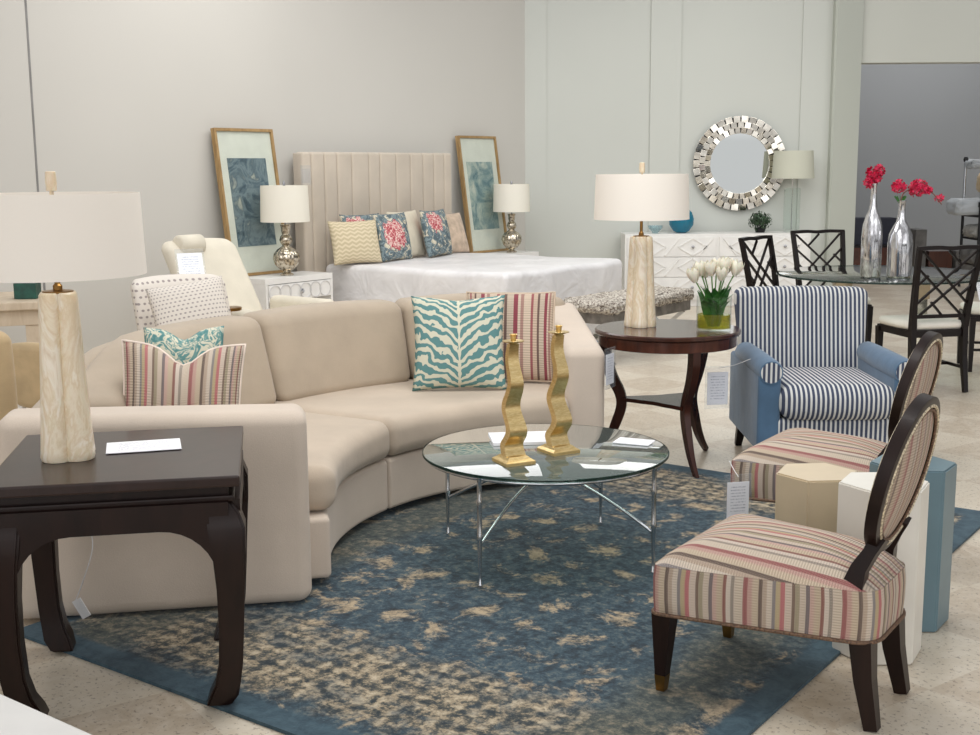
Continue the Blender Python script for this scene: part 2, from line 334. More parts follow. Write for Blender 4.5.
def sweep(bm, pts, rad, n=8, refdir=None, cap=True, closed=False):
    """rad: float | list of float | list of (ra, rb); n=4 gives a rectangular section"""
    pts = [Vector(p) for p in pts]
    if not isinstance(rad, list): rad = [rad]*len(pts)
    N = len(pts)
    if closed: tg = [(pts[(i+1) % N]-pts[i-1]).normalized() for i in range(N)]
    else: tg = frames(pts)
    ref = Vector(refdir) if refdir is not None else (Vector((0, 0, 1)) if abs(tg[0].z) < .9 else Vector((1, 0, 0)))
    rings = []; u = None
    for i, (p, t) in enumerate(zip(pts, tg)):
        if refdir is not None or u is None: u = (ref - t*ref.dot(t)).normalized()
        else:
            u = (u - t*u.dot(t)).normalized()
        v = t.cross(u); ra, rb = rad[i] if isinstance(rad[i], tuple) else (rad[i], rad[i])
        ring = []
        for k in range(n):
            if n == 4: ca, sa = ((1, 1), (-1, 1), (-1, -1), (1, -1))[k]
            else: ca, sa = math.cos(2*PI*k/n), math.sin(2*PI*k/n)
            ring.append(bm.verts.new(p + u*ra*ca + v*rb*sa))
        rings.append(ring)
    M_ = N if closed else N-1
    for i in range(M_):
        a, b = rings[i], rings[(i+1) % N]
        for k in range(n): bm.faces.new((a[k], a[(k+1) % n], b[(k+1) % n], b[k]))
    if cap and not closed: bm.faces.new(rings[0][::-1]); bm.faces.new(rings[-1])
    return bm
def bar(bm, p, q, w, d, ref=(0, 0, 1)): return sweep(bm, [p, q], [(w/2, d/2)]*2, 4, ref)
def lathe(bm, prof, n=32, c=(0, 0, 0), lobes=0, amp=0, cap=True, phase=0):
    rings = []
    for r, z in prof:
        ring = []
        for k in range(n):
            a = 2*PI*k/n; rr = r*(1+amp*(abs(math.cos(lobes*a/2+phase))-.6)) if lobes else r
            ring.append(bm.verts.new((c[0]+rr*math.cos(a), c[1]+rr*math.sin(a), c[2]+z)))
        rings.append(ring)
    for a, b in zip(rings, rings[1:]):
        for k in range(n): bm.faces.new((a[k], a[(k+1) % n], b[(k+1) % n], b[k]))
    if cap:
        if prof[0][0] > 1e-4: bm.faces.new(rings[0][::-1])
        if prof[-1][0] > 1e-4: bm.faces.new(rings[-1])
    return bm
def prism(bm, poly, lo, hi, M=None):
    """poly in (x,z), extruded along y from lo to hi"""
    a = [bm.verts.new((x, lo, z)) for x, z in poly]; b = [bm.verts.new((x, hi, z)) for x, z in poly]; n = len(poly)
    bm.faces.new(a); bm.faces.new(b[::-1])
    for i in range(n): bm.faces.new((a[(i+1) % n], a[i], b[i], b[(i+1) % n]))
    if M is not None:
        for v in a+b: v.co = M @ v.co
    return bm
def rbox(dx, dy, dz, r, seg=3, inner=(4, 4, 4), fn=None, puff=0):
    """rounded box centred at origin; optional map fn(Vector)->Vector; puff swells the broad faces"""
    def axis(h, n):
        q = h-r; c = [-h*1.0] if 0 else []
        out = [-q - r*math.tan(PI/4*(seg-i)/seg) for i in range(seg)]
        out += [-q + 2*q*i/n for i in range(n+1)]
        out += [q + r*math.tan(PI/4*(i+1)/seg) for i in range(seg)]
        return out
    hx, hy, hz = dx/2, dy/2, dz/2; r = min(r, hx*.999, hy*.999, hz*.999)
    ax = [axis(hx, inner[0]), axis(hy, inner[1]), axis(hz, inner[2])]; H = (hx, hy, hz)
    bm = bmesh.new(); cache = {}; uvl = bm.loops.layers.uv.new('UVMap')
    def vert(i, j, k):
        key = (i, j, k)
        if key in cache: return cache[key]
        p = Vector((ax[0][i], ax[1][j], ax[2][k])); q = Vector([max(-(H[m]-r), min(H[m]-r, p[m])) for m in range(3)]); d = p-q
        if d.length > 1e-9: p = q + d.normalized()*r
        if puff:
            s = [max(0, 1-(p[m]/H[m])**2) for m in range(3)]
            p = Vector((p.x*(1+puff*.3*s[1]*s[2]), p.y*(1+puff*.3*s[0]*s[2]), p.z*(1+puff*s[0]*s[1])))
        if fn: p = fn(p)
        cache[key] = bm.verts.new(p); return cache[key]
    n = [len(a) for a in ax]
    def quad(c, flip):
        vs = [vert(*x) for x in c]
        bm.faces.new(vs[::-1] if flip else vs)
    for k, fl in ((0, True), (n[2]-1, False)):
        for i in range(n[0]-1):
            for j in range(n[1]-1): quad(((i, j, k), (i+1, j, k), (i+1, j+1, k), (i, j+1, k)), fl)
    for j, fl in ((0, False), (n[1]-1, True)):
        for i in range(n[0]-1):
            for k in range(n[2]-1): quad(((i, j, k), (i+1, j, k), (i+1, j, k+1), (i, j, k+1)), fl)
    for i, fl in ((0, True), (n[0]-1, False)):
        for j in range(n[1]-1):
            for k in range(n[2]-1): quad(((i, j, k), (i, j+1, k), (i, j+1, k+1), (i, j, k+1)), fl)
    return bm
def setuv(bm, fn):
    bm.normal_update(); l = bm.loops.layers.uv.verify()
    for f in bm.faces:
        for lp in f.loops: lp[l].uv = fn(lp.vert.co, f.normal)
    return bm
def pillow(w, h, t, n=18, pinch=.07, chop=0.0, lump=0.0):
    """stands in XZ with its bottom edge at z=0, thickness along Y"""
    bm = bmesh.new(); uvl = bm.loops.layers.uv.new('UVMap'); g = {}
    for s in (1, -1):
        for i in range(n+1):
            for j in range(n+1):
                u = math.sin((-1+2*i/n)*PI/2)*.5 + (-1+2*i/n)*.5; v = math.sin((-1+2*j/n)*PI/2)*.5 + (-1+2*j/n)*.5
                edge = i in (0, n) or j in (0, n)
                if edge and (i, j, 1) in g: g[(i, j, s)] = g[(i, j, 1)]; continue
                th = t/2*(max(0, (1-u*u)*(1-v*v)))**.42
                x = w/2*u*(1-pinch*(1-v*v)); z = h/2*v*(1-pinch*(1-u*u))+h/2
                dn = chop*math.exp(-(u/.32)**2)*((v+1)/2)**2
                z -= dn*h; th *= (1+1.1*dn)*(1+lump*math.sin(3*u+2*v))
                g[(i, j, s)] = bm.verts.new((x, -s*th, z)); 
    uvs = {}
    for (i, j, s), v in g.items(): uvs[v] = (i/n, j/n)
    for s in (1, -1):
        for i in range(n):
            for j in range(n):
                vs = [g[(i, j, s)], g[(i+1, j, s)], g[(i+1, j+1, s)], g[(i, j+1, s)]]
                f = bm.faces.new(vs if s == 1 else vs[::-1])
                for lp in f.loops: lp[uvl].uv = uvs[lp.vert]
    rim = [g[(i, 0, 1)].co.copy() for i in range(n)] + [g[(n, j, 1)].co.copy() for j in range(n)] + [g[(i, n, 1)].co.copy() for i in range(n, 0, -1)] + [g[(0, j, 1)].co.copy() for j in range(n, 0, -1)]
    return bm, rim
def catmull(pts, n=6):
    pts = [Vector(p) for p in pts]; out = []
    for i in range(len(pts)-1):
        p0 = pts[max(0, i-1)]; p1 = pts[i]; p2 = pts[i+1]; p3 = pts[min(len(pts)-1, i+2)]
        for k in range(n):
            t = k/n; out.append(.5*((2*p1)+(p2-p0)*t+(2*p0-5*p1+4*p2-p3)*t*t+(3*p1-p0-3*p2+p3)*t**3))
    out.append(pts[-1]); return out
def interp(tab, z):
    for (a, va), (b, vb) in zip(tab, tab[1:]):
        if a <= z <= b or b <= z <= a: return va+(vb-va)*(z-a)/(b-a)
    return tab[-1][1]
# ------------------------------------------------------------------ object helpers
def obj(name, bm, m, parent=None, smooth=None, M=None):
    if M is not None: bmesh.ops.transform(bm, matrix=M, verts=bm.verts[:])
    bmesh.ops.recalc_face_normals(bm, faces=bm.faces[:])
    me = bpy.data.meshes.new(name); bm.to_mesh(me); bm.free()
    o = bpy.data.objects.new(name, me); COL.objects.link(o)
    me.materials.append(MT[m] if isinstance(m, str) else m)
    if smooth is not None:
        for p in me.polygons: p.use_smooth = True
        if smooth: me.set_sharp_from_angle(angle=math.radians(smooth))
    if parent: o.parent = parent
    return o
def tag(o, label, cat, group=None):
    o['label'] = label; o['category'] = cat
    if group: o['group'] = group
    return o
def thing(name, label, cat, loc=(0, 0, 0), rz=0, group=None):
    o = bpy.data.objects.new(name, None); COL.objects.link(o); o.location = loc; o.rotation_euler = (0, 0, rz)
    o.empty_display_size = .1
    return tag(o, label, cat, group)
def struct(name, bm, m, **k):
    o = obj(name, bm, m, **k); o['kind'] = 'structure'; return o
def dup(root, label, loc=None, rz=None, group=None):
    r = root.copy(); COL.objects.link(r)
    if loc is not None: r.location = loc
    if rz is not None: r.rotation_euler = (0, 0, rz)
    r['label'] = label
    if group: r['group'] = group
    for ch in list(root.children):
        c = ch.copy(); COL.objects.link(c); c.parent = r
        for g in ch.children:
            d = g.copy(); COL.objects.link(d); d.parent = c
    return r
# ================================================================== SETTING
WR = math.atan2(.8, .6)
def W(t, n, z=0): return Vector((.43-.6*t+.8*n, 14.1-.8*t-.6*n, z))
WH = 4.3
struct('floor', bx((-9, -2.5, -.1), (13, 21, 0)), 'floor')
wl = newbm(); box(wl, (-15, 0, 0), (0, .12, WH)); struct('wall_left', wl, 'wall_l', M=T(*W(0, 0)) @ RZ(WR))
g = newbm(); box(g, (-.008, -.003, 0), (.008, .01, WH)); struct('trim_1', g, 'wall_seam', M=T(*W(6.258, 0)) @ RZ(WR))
bl = newbm(); box(bl, (-15, -.015, 0), (0, 0, .12), None); struct('baseboard_left', bl, 'white_lacquer', M=T(*W(0, 0)) @ RZ(WR))
struct('wall_back', bx((.36, 14.1, 0), (4.2, 14.25, WH)), 'wall_b')
struct('baseboard_back', bx((.5, 14.08, 0), (3.9, 14.1, .12)), 'white_lacquer')
struct('trim_2', bx((.40, 14.082, 0), (.66, 14.1, WH)), 'wall_b')
struct('trim_3', bx((1.83, 14.075, 0), (2.17, 14.1, WH)), 'wall_b')
struct('trim_4', bx((3.53, 14.08, 0), (3.88, 14.1, WH)), 'wall_b')
pb = newbm(); prism(pb, [(3.86, 14.25), (3.86, 13.98), (3.88, 13.96), (4.205, 14.10), (4.205, 14.3)], 0, WH)
struct('wall_pillar', pb, 'wall_p', M=Matrix(((1, 0, 0, 0), (0, 0, 1, 0), (0, 1, 0, 0), (0, 0, 0, 1))))
struct('wall_header', bx((4.19, 14.18, 2.69), (9.5, 14.4, WH)), 'wall_h')
struct('wall_right', bx((9.4, 7, 0), (9.55, 21, WH)), 'wall_g')
struct('wall_far', bx((2.2, 18.6, 0), (9.5, 18.75, WH)), 'wall_g')
struct('wall_room_side', bx((3.98, 14.3, 0), (4.15, 18.7, WH)), 'wall_g')
# ================================================================== RUG
ra = Vector((.279, 2.559)); ru = Vector((-.81, .587)).normalized(); rv = Vector((.588, .809)).normalized()
def rugpt(u, v, z=0): p = ra+ru*u+rv*v; return Vector((p.x, p.y, z))
b = newbm(); vs = [[b.verts.new(rugpt(u, v, z)) for u, v in ((0, 0), (2.35, 0), (2.35, 3.35), (0, 3.35))] for z in (.001, .012)]
b.faces.new(vs[1]); b.faces.new(vs[0][::-1])
for i in range(4): b.faces.new((vs[0][i], vs[0][(i+1) % 4], vs[1][(i+1) % 4], vs[1][i]))
setuv(b, lambda c, n: ((c.xy-ra).dot(ru), (c.xy-ra).dot(rv)))
rug = obj('area_rug', b, 'rug'); tag(rug, 'distressed blue and cream area rug under the coffee table', 'rug')
RUG = .013
# ================================================================== SOFA
SC = Vector((.55, 4.65))
D = math.radians
def polar(r, a, z): return Vector((SC.x+r*math.cos(a), SC.y+r*math.sin(a), z))
def arcbox(r0, r1, a0, a1, z0, z1, rad=.04, nx=14, puff=0, lean=0, warp=None):
    """rounded box bent round the sofa centre; lean shifts r outward with height"""
    rm = (r0+r1)/2; L = (a1-a0)*rm
    def fn(p):
        a = (a0+a1)/2 + p.x/rm; r = rm+p.y; z = (z0+z1)/2+p.z
        r += lean*(z-z0)/(z1-z0)
        q = polar(r, a, z)
        return warp(q, r, a) if warp else q
    return rbox(L, r1-r0, z1-z0, rad, 4, (nx, 6, 4), fn, puff)
sofa = thing('curved_sofa', 'curved cream linen sectional sofa on the blue rug behind the coffee table', 'sofa', (SC.x, SC.y, 0))
SM = T(-SC.x, -SC.y, 0)
def spart(name, bm, m='sofa'): return obj(name, bm, m, sofa, 0, SM)
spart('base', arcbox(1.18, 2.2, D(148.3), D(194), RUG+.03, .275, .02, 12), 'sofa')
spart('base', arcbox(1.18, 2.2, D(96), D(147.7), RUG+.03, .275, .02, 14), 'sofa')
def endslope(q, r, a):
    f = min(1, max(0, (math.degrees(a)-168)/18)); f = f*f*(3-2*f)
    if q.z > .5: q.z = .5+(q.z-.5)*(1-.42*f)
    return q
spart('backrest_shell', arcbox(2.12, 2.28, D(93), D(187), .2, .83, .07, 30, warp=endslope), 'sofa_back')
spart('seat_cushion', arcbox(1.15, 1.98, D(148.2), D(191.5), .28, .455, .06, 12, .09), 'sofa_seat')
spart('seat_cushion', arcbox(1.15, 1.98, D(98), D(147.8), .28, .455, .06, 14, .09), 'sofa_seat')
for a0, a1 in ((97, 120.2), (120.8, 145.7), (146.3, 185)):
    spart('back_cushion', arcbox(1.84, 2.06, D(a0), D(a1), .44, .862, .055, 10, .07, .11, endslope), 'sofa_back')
# left arm: straight block in front
def armbox(p0, p1, th, z0, zf, zr, rad, side):
    """p0 front end, p1 rear end on the outer face; th thickness towards `side`"""
    p0 = Vector(p0); p1 = Vector(p1); d = p1-p0; L = d.length; d.normalize(); nrm = Vector((-d.y, d.x))*side
    def fn(p):
        s = p.x+L/2; zt = zf+(zr-zf)*(s/L); z = z0+(p.z+.5)*(zt-z0)
        c = p0+d*s+nrm*(p.y+th/2)
        return Vector((c.x, c.y, z))
    H = (zf+zr)/2-z0
    def fn2(p): return fn(Vector((p.x, p.y, p.z/H)))
    return rbox(L, th, H, rad, 5, (12, 3, 6), fn2)
spart('armrest', armbox((-.64, 4.17), (-1.66, 3.99), .22, RUG+.002, .712, .735, .05, -1), 'sofa')
spart('armrest', armbox((.565, 5.86), (.49, 6.90), .20, RUG+.02, .675, .80, .05, 1), 'sofa')
# ================================================================== PILLOWS
def put_pillow(name, label, cat, w, h, t, m, loc, yaw, lean, chop=0, pipe=None, pinch=.07, group=None, roll=0):
    bm, rim = pillow(w, h, t, pinch=pinch, chop=chop)
    Mx = RY(roll) @ RX(-lean)
    root = thing(name, label, cat, loc, yaw, group)
    bmesh.ops.transform(bm, matrix=Mx, verts=bm.verts[:])
    obj('cushion_cover', bm, m, root, 0)
    if pipe:
        pb = sweep(newbm(), [Mx @ p for p in rim], .0055, 6, closed=True); obj('piping', pb, pipe, root, 0)
    return root
put_pillow('throw_pillow', 'teal and ivory zebra print square pillow on the sofa', 'pillow', .47, .48, .15, 'zebra', (-.15, 5.93, .462), D(3), D(17), .02, None, .075)
put_pillow('throw_pillow', 'berry and cream vertical striped pillow behind the zebra print pillow', 'pillow', .46, .47, .15, 'berry_pillow', (.10, 6.16, .466), D(-4), D(19), .0, 'berry_pillow', .04)
put_pillow('throw_pillow', 'multicoloured knit striped pillow with white piping behind the left sofa arm', 'pillow', .46, .46, .19, 'multi_pillow', (-1.19, 4.55, .445), D(10), D(12), .16, 'piping', .07, None, D(4))
put_pillow('throw_pillow', 'teal and ivory leaf print pillow peeking over the knit striped pillow', 'pillow', .32, .42, .12, 'teal_pillow', (-1.225, 4.80, .515), D(6), D(12), .10, None, .06)
# ================================================================== LEFT END TABLE
et = thing('end_table', 'dark espresso square end table with curved legs beside the left sofa arm', 'table', (-1.097, 3.573, 0), D(10.4))
h = .343
obj('table_top', bx((-h, -h, .678), (h, h, .71), .006), 'table_top_wood', et)
obj('waist_moulding', bx((-h+.035, -h+.035, .645), (h-.035, h-.035, .68), .004), 'dark_wood', et)
obj('waist_moulding', bx((-h+.018, -h+.018, .632), (h-.018, h-.018, .65), .005), 'dark_wood', et)
for k in range(4):
    poly = []
    q = h-.035
    top = .635; arch = .56
    poly += [(-q, top), (-q, .38), (-q+.035, .38)]
    for i in range(9):
        a = PI - i*PI/2/8; poly.append((-q+.035+.155+.155*math.cos(a), arch-.155+.155*math.sin(a)))
    for i in range(9):
        a = PI/2 - i*PI/2/8; poly.append((q-.035-.155+.155*math.cos(a), arch-.155+.155*math.sin(a)))
    poly += [(q-.035, .38), (q, .38), (q, top)]
    b = prism(newbm(), poly[::-1], -h+.003, -h+.03); bmesh.ops.remove_doubles(b, verts=b.verts[:], dist=1e-4); obj('apron', b, 'dark_wood', et, 35, RZ(k*PI/2))
    # leg: swept along the diagonal
    prof = [(.635, -.022, .034), (.60, -.006, .046), (.56, .003, .052), (.48, .008, .046), (.38, .008, .039), (.26, .005, .035), (.15, -.002, .034), (.09, -.014, .036), (.05, -.028, .041), (.018, -.044, .036), (.013, -.052, .026)]
    base = h-.045
    pts = []; rad = []
    for z, off, r in prof: pts.append(Vector((base+off*.9, base+off*.9, z))); rad.append(r)
    b = newbm(); rings = []
    for p, r in zip(pts, rad):
        rings.append([b.verts.new((p.x+sx*r, p.y+sy*r, p.z)) for sx, sy in ((1, 1), (-1, 1), (-1, -1), (1, -1))])
    for a, c in zip(rings, rings[1:]):
        for i in range(4): b.faces.new((a[i], a[(i+1) % 4], c[(i+1) % 4], c[i]))
    b.faces.new(rings[0]); b.faces.new(rings[-1][::-1])
    bmesh.ops.bevel(b, geom=[e for e in b.edges if abs((e.verts[0].co-e.verts[1].co).z) > .01], offset=.007, segments=2, affect='EDGES')
    obj('leg', b, 'dark_wood', et, 40, RZ(k*PI/2))
# papers
def sheet_of(w, d, th=.002): return setuv(bx((-w/2, -d/2, 0), (w/2, d/2, th)), lambda c, n: (c.x/w+.5, c.y/d+.5))
o = obj('price_sheet', sheet_of(.22, .15), 'card'); o.location = (-1.065, 3.66, .7125); o.rotation_euler = (0, 0, D(16)); tag(o, 'folded white price sheet lying on the dark end table beside the lamp', 'paper')
# ================================================================== LAMPS
def stone_lamp(label, loc, s, rz, R, sh):
    L = thing('table_lamp', label, 'lamp', loc, rz)
    prof = [(.078, 0), (.082, .012), (.080, .03), (.074, .12), (.068, .24), (.063, .36), (.059, .46), (.056, .50), (.050, .507)]
    b = newbm(); n = 64; rings = []
    for r, z in prof:
        ring = []
        for k in range(n):
            a = 2*PI*k/n; rr = r*s*(.74+.38*abs(math.cos(2*a+.95))**.55)
            ring.append(b.verts.new((rr*math.cos(a), rr*math.sin(a), z*s)))
        rings.append(ring)
    for a, c in zip(rings, rings[1:]):
        for k in range(n): b.faces.new((a[k], a[(k+1) % n], c[(k+1) % n], c[k]))
    b.faces.new(rings[0][::-1]); b.faces.new(rings[-1])
    obj('stone_base', b, 'onyx', L, 50)
    z = .505*s
    obj('cap_plate', lathe(newbm(), [(.045*s, z), (.045*s, z+.005), (.02*s, z+.008)]), 'brass', L, 40)
    obj('neck', lathe(newbm(), [(.014*s, z+.006), (.014*s, z+.02), (.0085*s, z+.026), (.0085*s, z+.085), (.014*s, z+.09), (.014*s, z+.12), (.004, z+.13), (.004, sh[1]+.004)]), 'brass', L, 40)
    s0, s1 = sh
    shd = newbm(); n = 64
    prof = [(R, s0), (R*.965, s1), (R*.955, s1), (R*.99, s0)]
    lathe(shd, prof+[prof[0]], n, cap=False); bmesh.ops.remove_doubles(shd, verts=shd.verts[:], dist=1e-5)
    so = obj('lamp_shade', shd, 'shade', L, 40)
    sp = newbm()
    for k in range(3):
        a = k*2*PI/3+.4; sweep(sp, [(0, 0, s1-.012), (R*.955*math.cos(a), R*.955*math.sin(a), s1-.012)], .0025, 6)
    obj('spider', sp, 'brass', L)
    obj('finial', lathe(newbm(), [(.006, s1-.01), (.006, s1+.006), (.015*s, s1+.007), (.0165*s, s1+.03*s), (.0155*s, s1+.062*s), (.012*s, s1+.064*s)], 20), 'onyx', L, 40)
    return L
stone_lamp('large honey onyx column lamp with white drum shade on the dark square end table', (-1.252, 3.53, .711), .97, 0, .252, (.541, .775))
stone_lamp('honey onyx column lamp with white drum shade on the round walnut table', (.79, 6.36, .721), .93, .3, .246, (.56, .790))
# ================================================================== COFFEE TABLE
CT = Vector((.218, 4.75, 0)); CZ = .44
ct = thing('coffee_table', 'round glass topped coffee table with slim chrome legs on the rug', 'table', CT)
obj('glass_top', lathe(newbm(), [(.484, CZ-.011), (.488, CZ-.008), (.488, CZ-.003), (.484, CZ)], 96), 'table_glass', ct, 40)
obj('glass_edge', lathe(newbm(), [(.4885, CZ-.011), (.4905, CZ-.0095), (.4905, CZ-.002), (.4885, CZ)], 96, cap=False), 'glass_edge', ct, 40)
ring = [Vector((.472*math.cos(2*PI*k/72), .472*math.sin(2*PI*k/72), CZ-.0195)) for k in range(72)]
obj('rim', sweep(newbm(), ring, .007, 8, closed=True), 'chrome', ct, 0)
LA = [D(57+90*k) for k in range(4)]
for a in LA:
    x, y = .478*math.cos(a), .478*math.sin(a)
    obj('leg', lathe(newbm(), [(.005, RUG), (.009, RUG+.003), (.006, .02), (.0055, .06), (.010, .19), (.013, .20), (.010, .21), (.0085, .32), (.0125, .335), (.0085, .35), (.0085, CZ-.022), (.013, CZ-.014), (.013, CZ-.011)], 14, (x, y, 0)), 'chrome', ct, 40)
for k in (0, 1):
    a = LA[k]; dx, dy = math.cos(a), math.sin(a)
    pts = catmull([(s*.478*dx, s*.478*dy, z) for s, z in ((-1, .17), (-.75, .235), (-.45, .30), (-.15, .335+.012*k), (.15, .335+.012*k), (.45, .30), (.75, .235), (1, .17))], 5)
    obj('stretcher', sweep(newbm(), pts, .0065, 8), 'chrome', ct, 0)
# candlesticks
def candlestick(label, x, y, rz, H, ph):
    c = thing('candlestick', label, 'candlestick', (x, y, CZ+.001), rz, None)
    b = newbm(); s = .062
    for z0, z1, r0, r1 in ((0, .012, s, s), (.012, .02, s, s*.8), (.02, .030, s*.8, s*.62)):
        v0 = [b.verts.new((r0*a_, r0*b_, z0)) for a_, b_ in ((1, 1), (-1, 1), (-1, -1), (1, -1))]; v1 = [b.verts.new((r1*a_, r1*b_, z1)) for a_, b_ in ((1, 1), (-1, 1), (-1, -1), (1, -1))]
        b.faces.new(v0[::-1]); b.faces.new(v1)
        for i in range(4): b.faces.new((v0[i], v0[(i+1) % 4], v1[(i+1) % 4], v1[i]))
    obj('foot', b, 'gold', c)
    b = newbm(); N = 70; rings = []
    for i in range(N+1):
        f = i/N; z = .028+f*(H-.028); amp = .023*(1-f)**.5*min(1, f*8)+.004
        per = 2.45*(f**.82); off = amp*math.sin(2*PI*per+ph); w = .042*(1-f)+.019*f; th = .020*(1-f)+.012*f
        rings.append([b.verts.new((off+a_*th, b_*w, z)) for a_, b_ in ((1, 1), (-1, 1), (-1, -1), (1, -1))])
    for r0, r1 in zip(rings, rings[1:]):
        for k in range(4): b.faces.new((r0[k], r0[(k+1) % 4], r1[(k+1) % 4], r1[k]))
    b.faces.new(rings[0][::-1]); b.faces.new(rings[-1]); obj('stem', b, 'gold', c, 50)
    b = lathe(newbm(), [(.010, H-.004), (.018, H+.003), (.040, H+.010), (.041, H+.013), (.014, H+.009), (.010, H+.012), (.013, H+.035), (.016, H+.037), (.014, H+.036), (.010, H+.022)], 28, cap=True)
    obj('candle_cup', b, 'gold', c, 40)
    return c
candlestick('wavy gold candlestick with square foot, the left and nearer one on the coffee table', .088, 4.53, D(-64), .455, PI)
candlestick('wavy gold candlestick with square foot, the right one nearer the sofa arm', .268, 4.70, D(-60), .465, PI)
for i, (x, y, a, w, d, lb) in enumerate(((.15, 4.92, 6, .30, .20, 'white brochure lying on the glass coffee table behind the gold candlesticks'), (.585, 4.86, -24, .15, .10, 'white price card near the right edge of the glass coffee table'))):
    o = obj('price_card' if i else 'brochure', sheet_of(w, d, .004 if i else .012), 'card'); o.location = (x, y, CZ+.001); o.rotation_euler = (0, 0, D(a)); tag(o, lb, 'card' if i else 'booklet')
# ================================================================== ROUND TABLE
RT = Vector((.925, 6.30, 0)); RZt = .72
rt = thing('round_table', 'round dark walnut side table with three curved legs between sofa and blue armchair', 'table', RT)
obj('table_top', lathe(newbm(), [(.366, RZt-.028), (.376, RZt-.02), (.377, RZt-.006), (.370, RZt)], 80), 'walnut_top', rt, 40)
obj('apron', lathe(newbm(), [(.352, RZt-.085), (.356, RZt-.083), (.356, RZt-.030), (.352, RZt-.026)], 80), 'walnut', rt, 40)
for ang in (-74, 46, 166):
    a = D(ang)
    ctl = [(.325, .64, .032), (.322, .56, .032), (.29, .46, .029), (.245, .37, .027), (.235, .30, .027), (.262, .21, .026), (.300, .12, .022), (.345, .05, .017), (.385, .004, .014)]
    pts = catmull([(r*math.cos(a), r*math.sin(a), z) for r, z, w in ctl], 4); rads = []
    for i in range(len(pts)):
        f = i/4; k = min(int(f), len(ctl)-2); rads.append((ctl[k][2]+(ctl[k+1][2]-ctl[k][2])*(f-k))*1.0)
    tn = (-math.sin(a), math.cos(a), 0)
    obj('leg', sweep(newbm(), pts, [(r*.62, r) for r in rads], 4, tn), 'walnut_leg', rt, 50)
poly = []
for k in range(3):
    a0 = D((-74, 46, 166)[k])
    poly.append((.235*math.cos(a0-.09), .235*math.sin(a0-.09))); poly.append((.235*math.cos(a0+.09), .235*math.sin(a0+.09)))
    for j in range(1, 8):
        a = a0+j*(2*PI/3)/8; r = .235-.125*math.sin(PI*j/8)**.8; poly.append((r*math.cos(a), r*math.sin(a)))
obj('lower_shelf', prism(newbm(), poly, .325, .345, Matrix(((1, 0, 0, 0), (0, 0, 1, 0), (0, 1, 0, 0), (0, 0, 0, 1)))), 'walnut_leg', rt)
# tulip vase
vz = thing('flower_vase', 'clear glass cylinder vase of yellow water on the round walnut table', 'vase', (1.145, 6.19, RZt+.001))
obj('glass_wall', lathe(newbm(), [(.082, 0), (.088, .008), (.088, .175), (.0855, .176), (.0855, .012), (.0, .011)], 40, cap=True), 'glass', vz, 40)
obj('water', lathe(newbm(), [(.083, .014), (.083, .082)], 40), 'water', vz, 40)
rnd = random.Random(3)
tul = [(-.088, -.03, .235, -.35), (-.055, .02, .262, -.2), (-.02, -.035, .268, -.12), (.012, .03, .275, .02), (.035, -.03, .285, .1), (.055, .02, .278, .2), (.082, -.02, .268, .3), (-.035, .05, .25, -.1), (.02, -.05, .245, .05)]
for i, (tx, ty, tz, tl) in enumerate(tul):
    names = ['white tulip leaning out at the far left of the bunch', 'white tulip second from the left in the glass vase', 'white tulip left of centre at the front of the bunch', 'white tulip at the back centre of the bunch', 'tallest white tulip in the glass vase', 'white tulip right of centre at the back', 'white tulip at the far right of the bunch', 'white tulip half hidden at the rear left', 'low white tulip at the front centre of the bunch']
    r = thing('tulip', names[i], 'flower', (1.145+tx*.25, 6.19+ty*.25, RZt+.02), 0, 'white tulips in the glass vase')
    hx, hy = tx*.9, ty*.75
    stem = catmull([(0, 0, 0), (hx*.2, hy*.2, tz*.5), (hx, hy, tz)], 6); obj('stem', sweep(newbm(), stem, .0035, 6), 'stem', r, 0)
    b = newbm()
    for k in range(6):
        pm = newbm(); N = 6; rows = []
        for j in range(7):
            f = j/6; wv = .018*math.sin(PI*min(1, f*.82+.16))**.8*(1 if f < .98 else .2); rr = .004+.0215*math.sin(PI*(f*.62+.08)) - (.003 if k % 2 else 0)
            row = []
            for q in range(-2, 3):
                aa = q/2*wv/max(rr, .008); row.append(pm.verts.new((rr*math.cos(aa), rr*math.sin(aa), f*.062)))
            rows.append(row)
        for ra_, rb_ in zip(rows, rows[1:]):
            for q in range(4): pm.faces.new((ra_[q], ra_[q+1], rb_[q+1], rb_[q]))
        merge(b, pm, RZ(k*PI/3+i))
    obj('bloom', b, 'tulip', r, 0, T(hx, hy, tz-.005) @ RY(tl) @ RX(-ty*4) @ Matrix.Scale(1.28, 4))
    b = newbm()
    for k in range(4):
        a = rnd.uniform(0, 2*PI); ln = rnd.uniform(.18, .26); wd = .026; dr = Vector((math.cos(a), math.sin(a), 0)); sd = Vector((-dr.y, dr.x, 0)); rows = []
        for j in range(9):
            f = j/8; c_ = dr*(.008+.075*f**1.6)+Vector((0, 0, ln*f-.05*f**3)); ww = wd*math.sin(PI*min(.99, f*.9+.08)); rows.append([b.verts.new(c_+sd*ww), b.verts.new(c_-dr*.004), b.verts.new(c_-sd*ww)])
        for r0, r1 in zip(rows, rows[1:]):
            for q in range(2): b.faces.new((r0[q], r0[q+1], r1[q+1], r1[q]))
    obj('leaves', b, 'leaf', r, 0)
# ================================================================== BLUE ARMCHAIR
ac = thing('armchair', 'denim blue armchair with navy and ivory striped back and seat', 'armchair', (1.735, 6.33, 0), D(-1))
ST = 0.0235
def su(c, n):   # stripes run vertically/front-back: u from x in stripe pitches
    return (c.x/ST, c.z/ST)
hw = .395
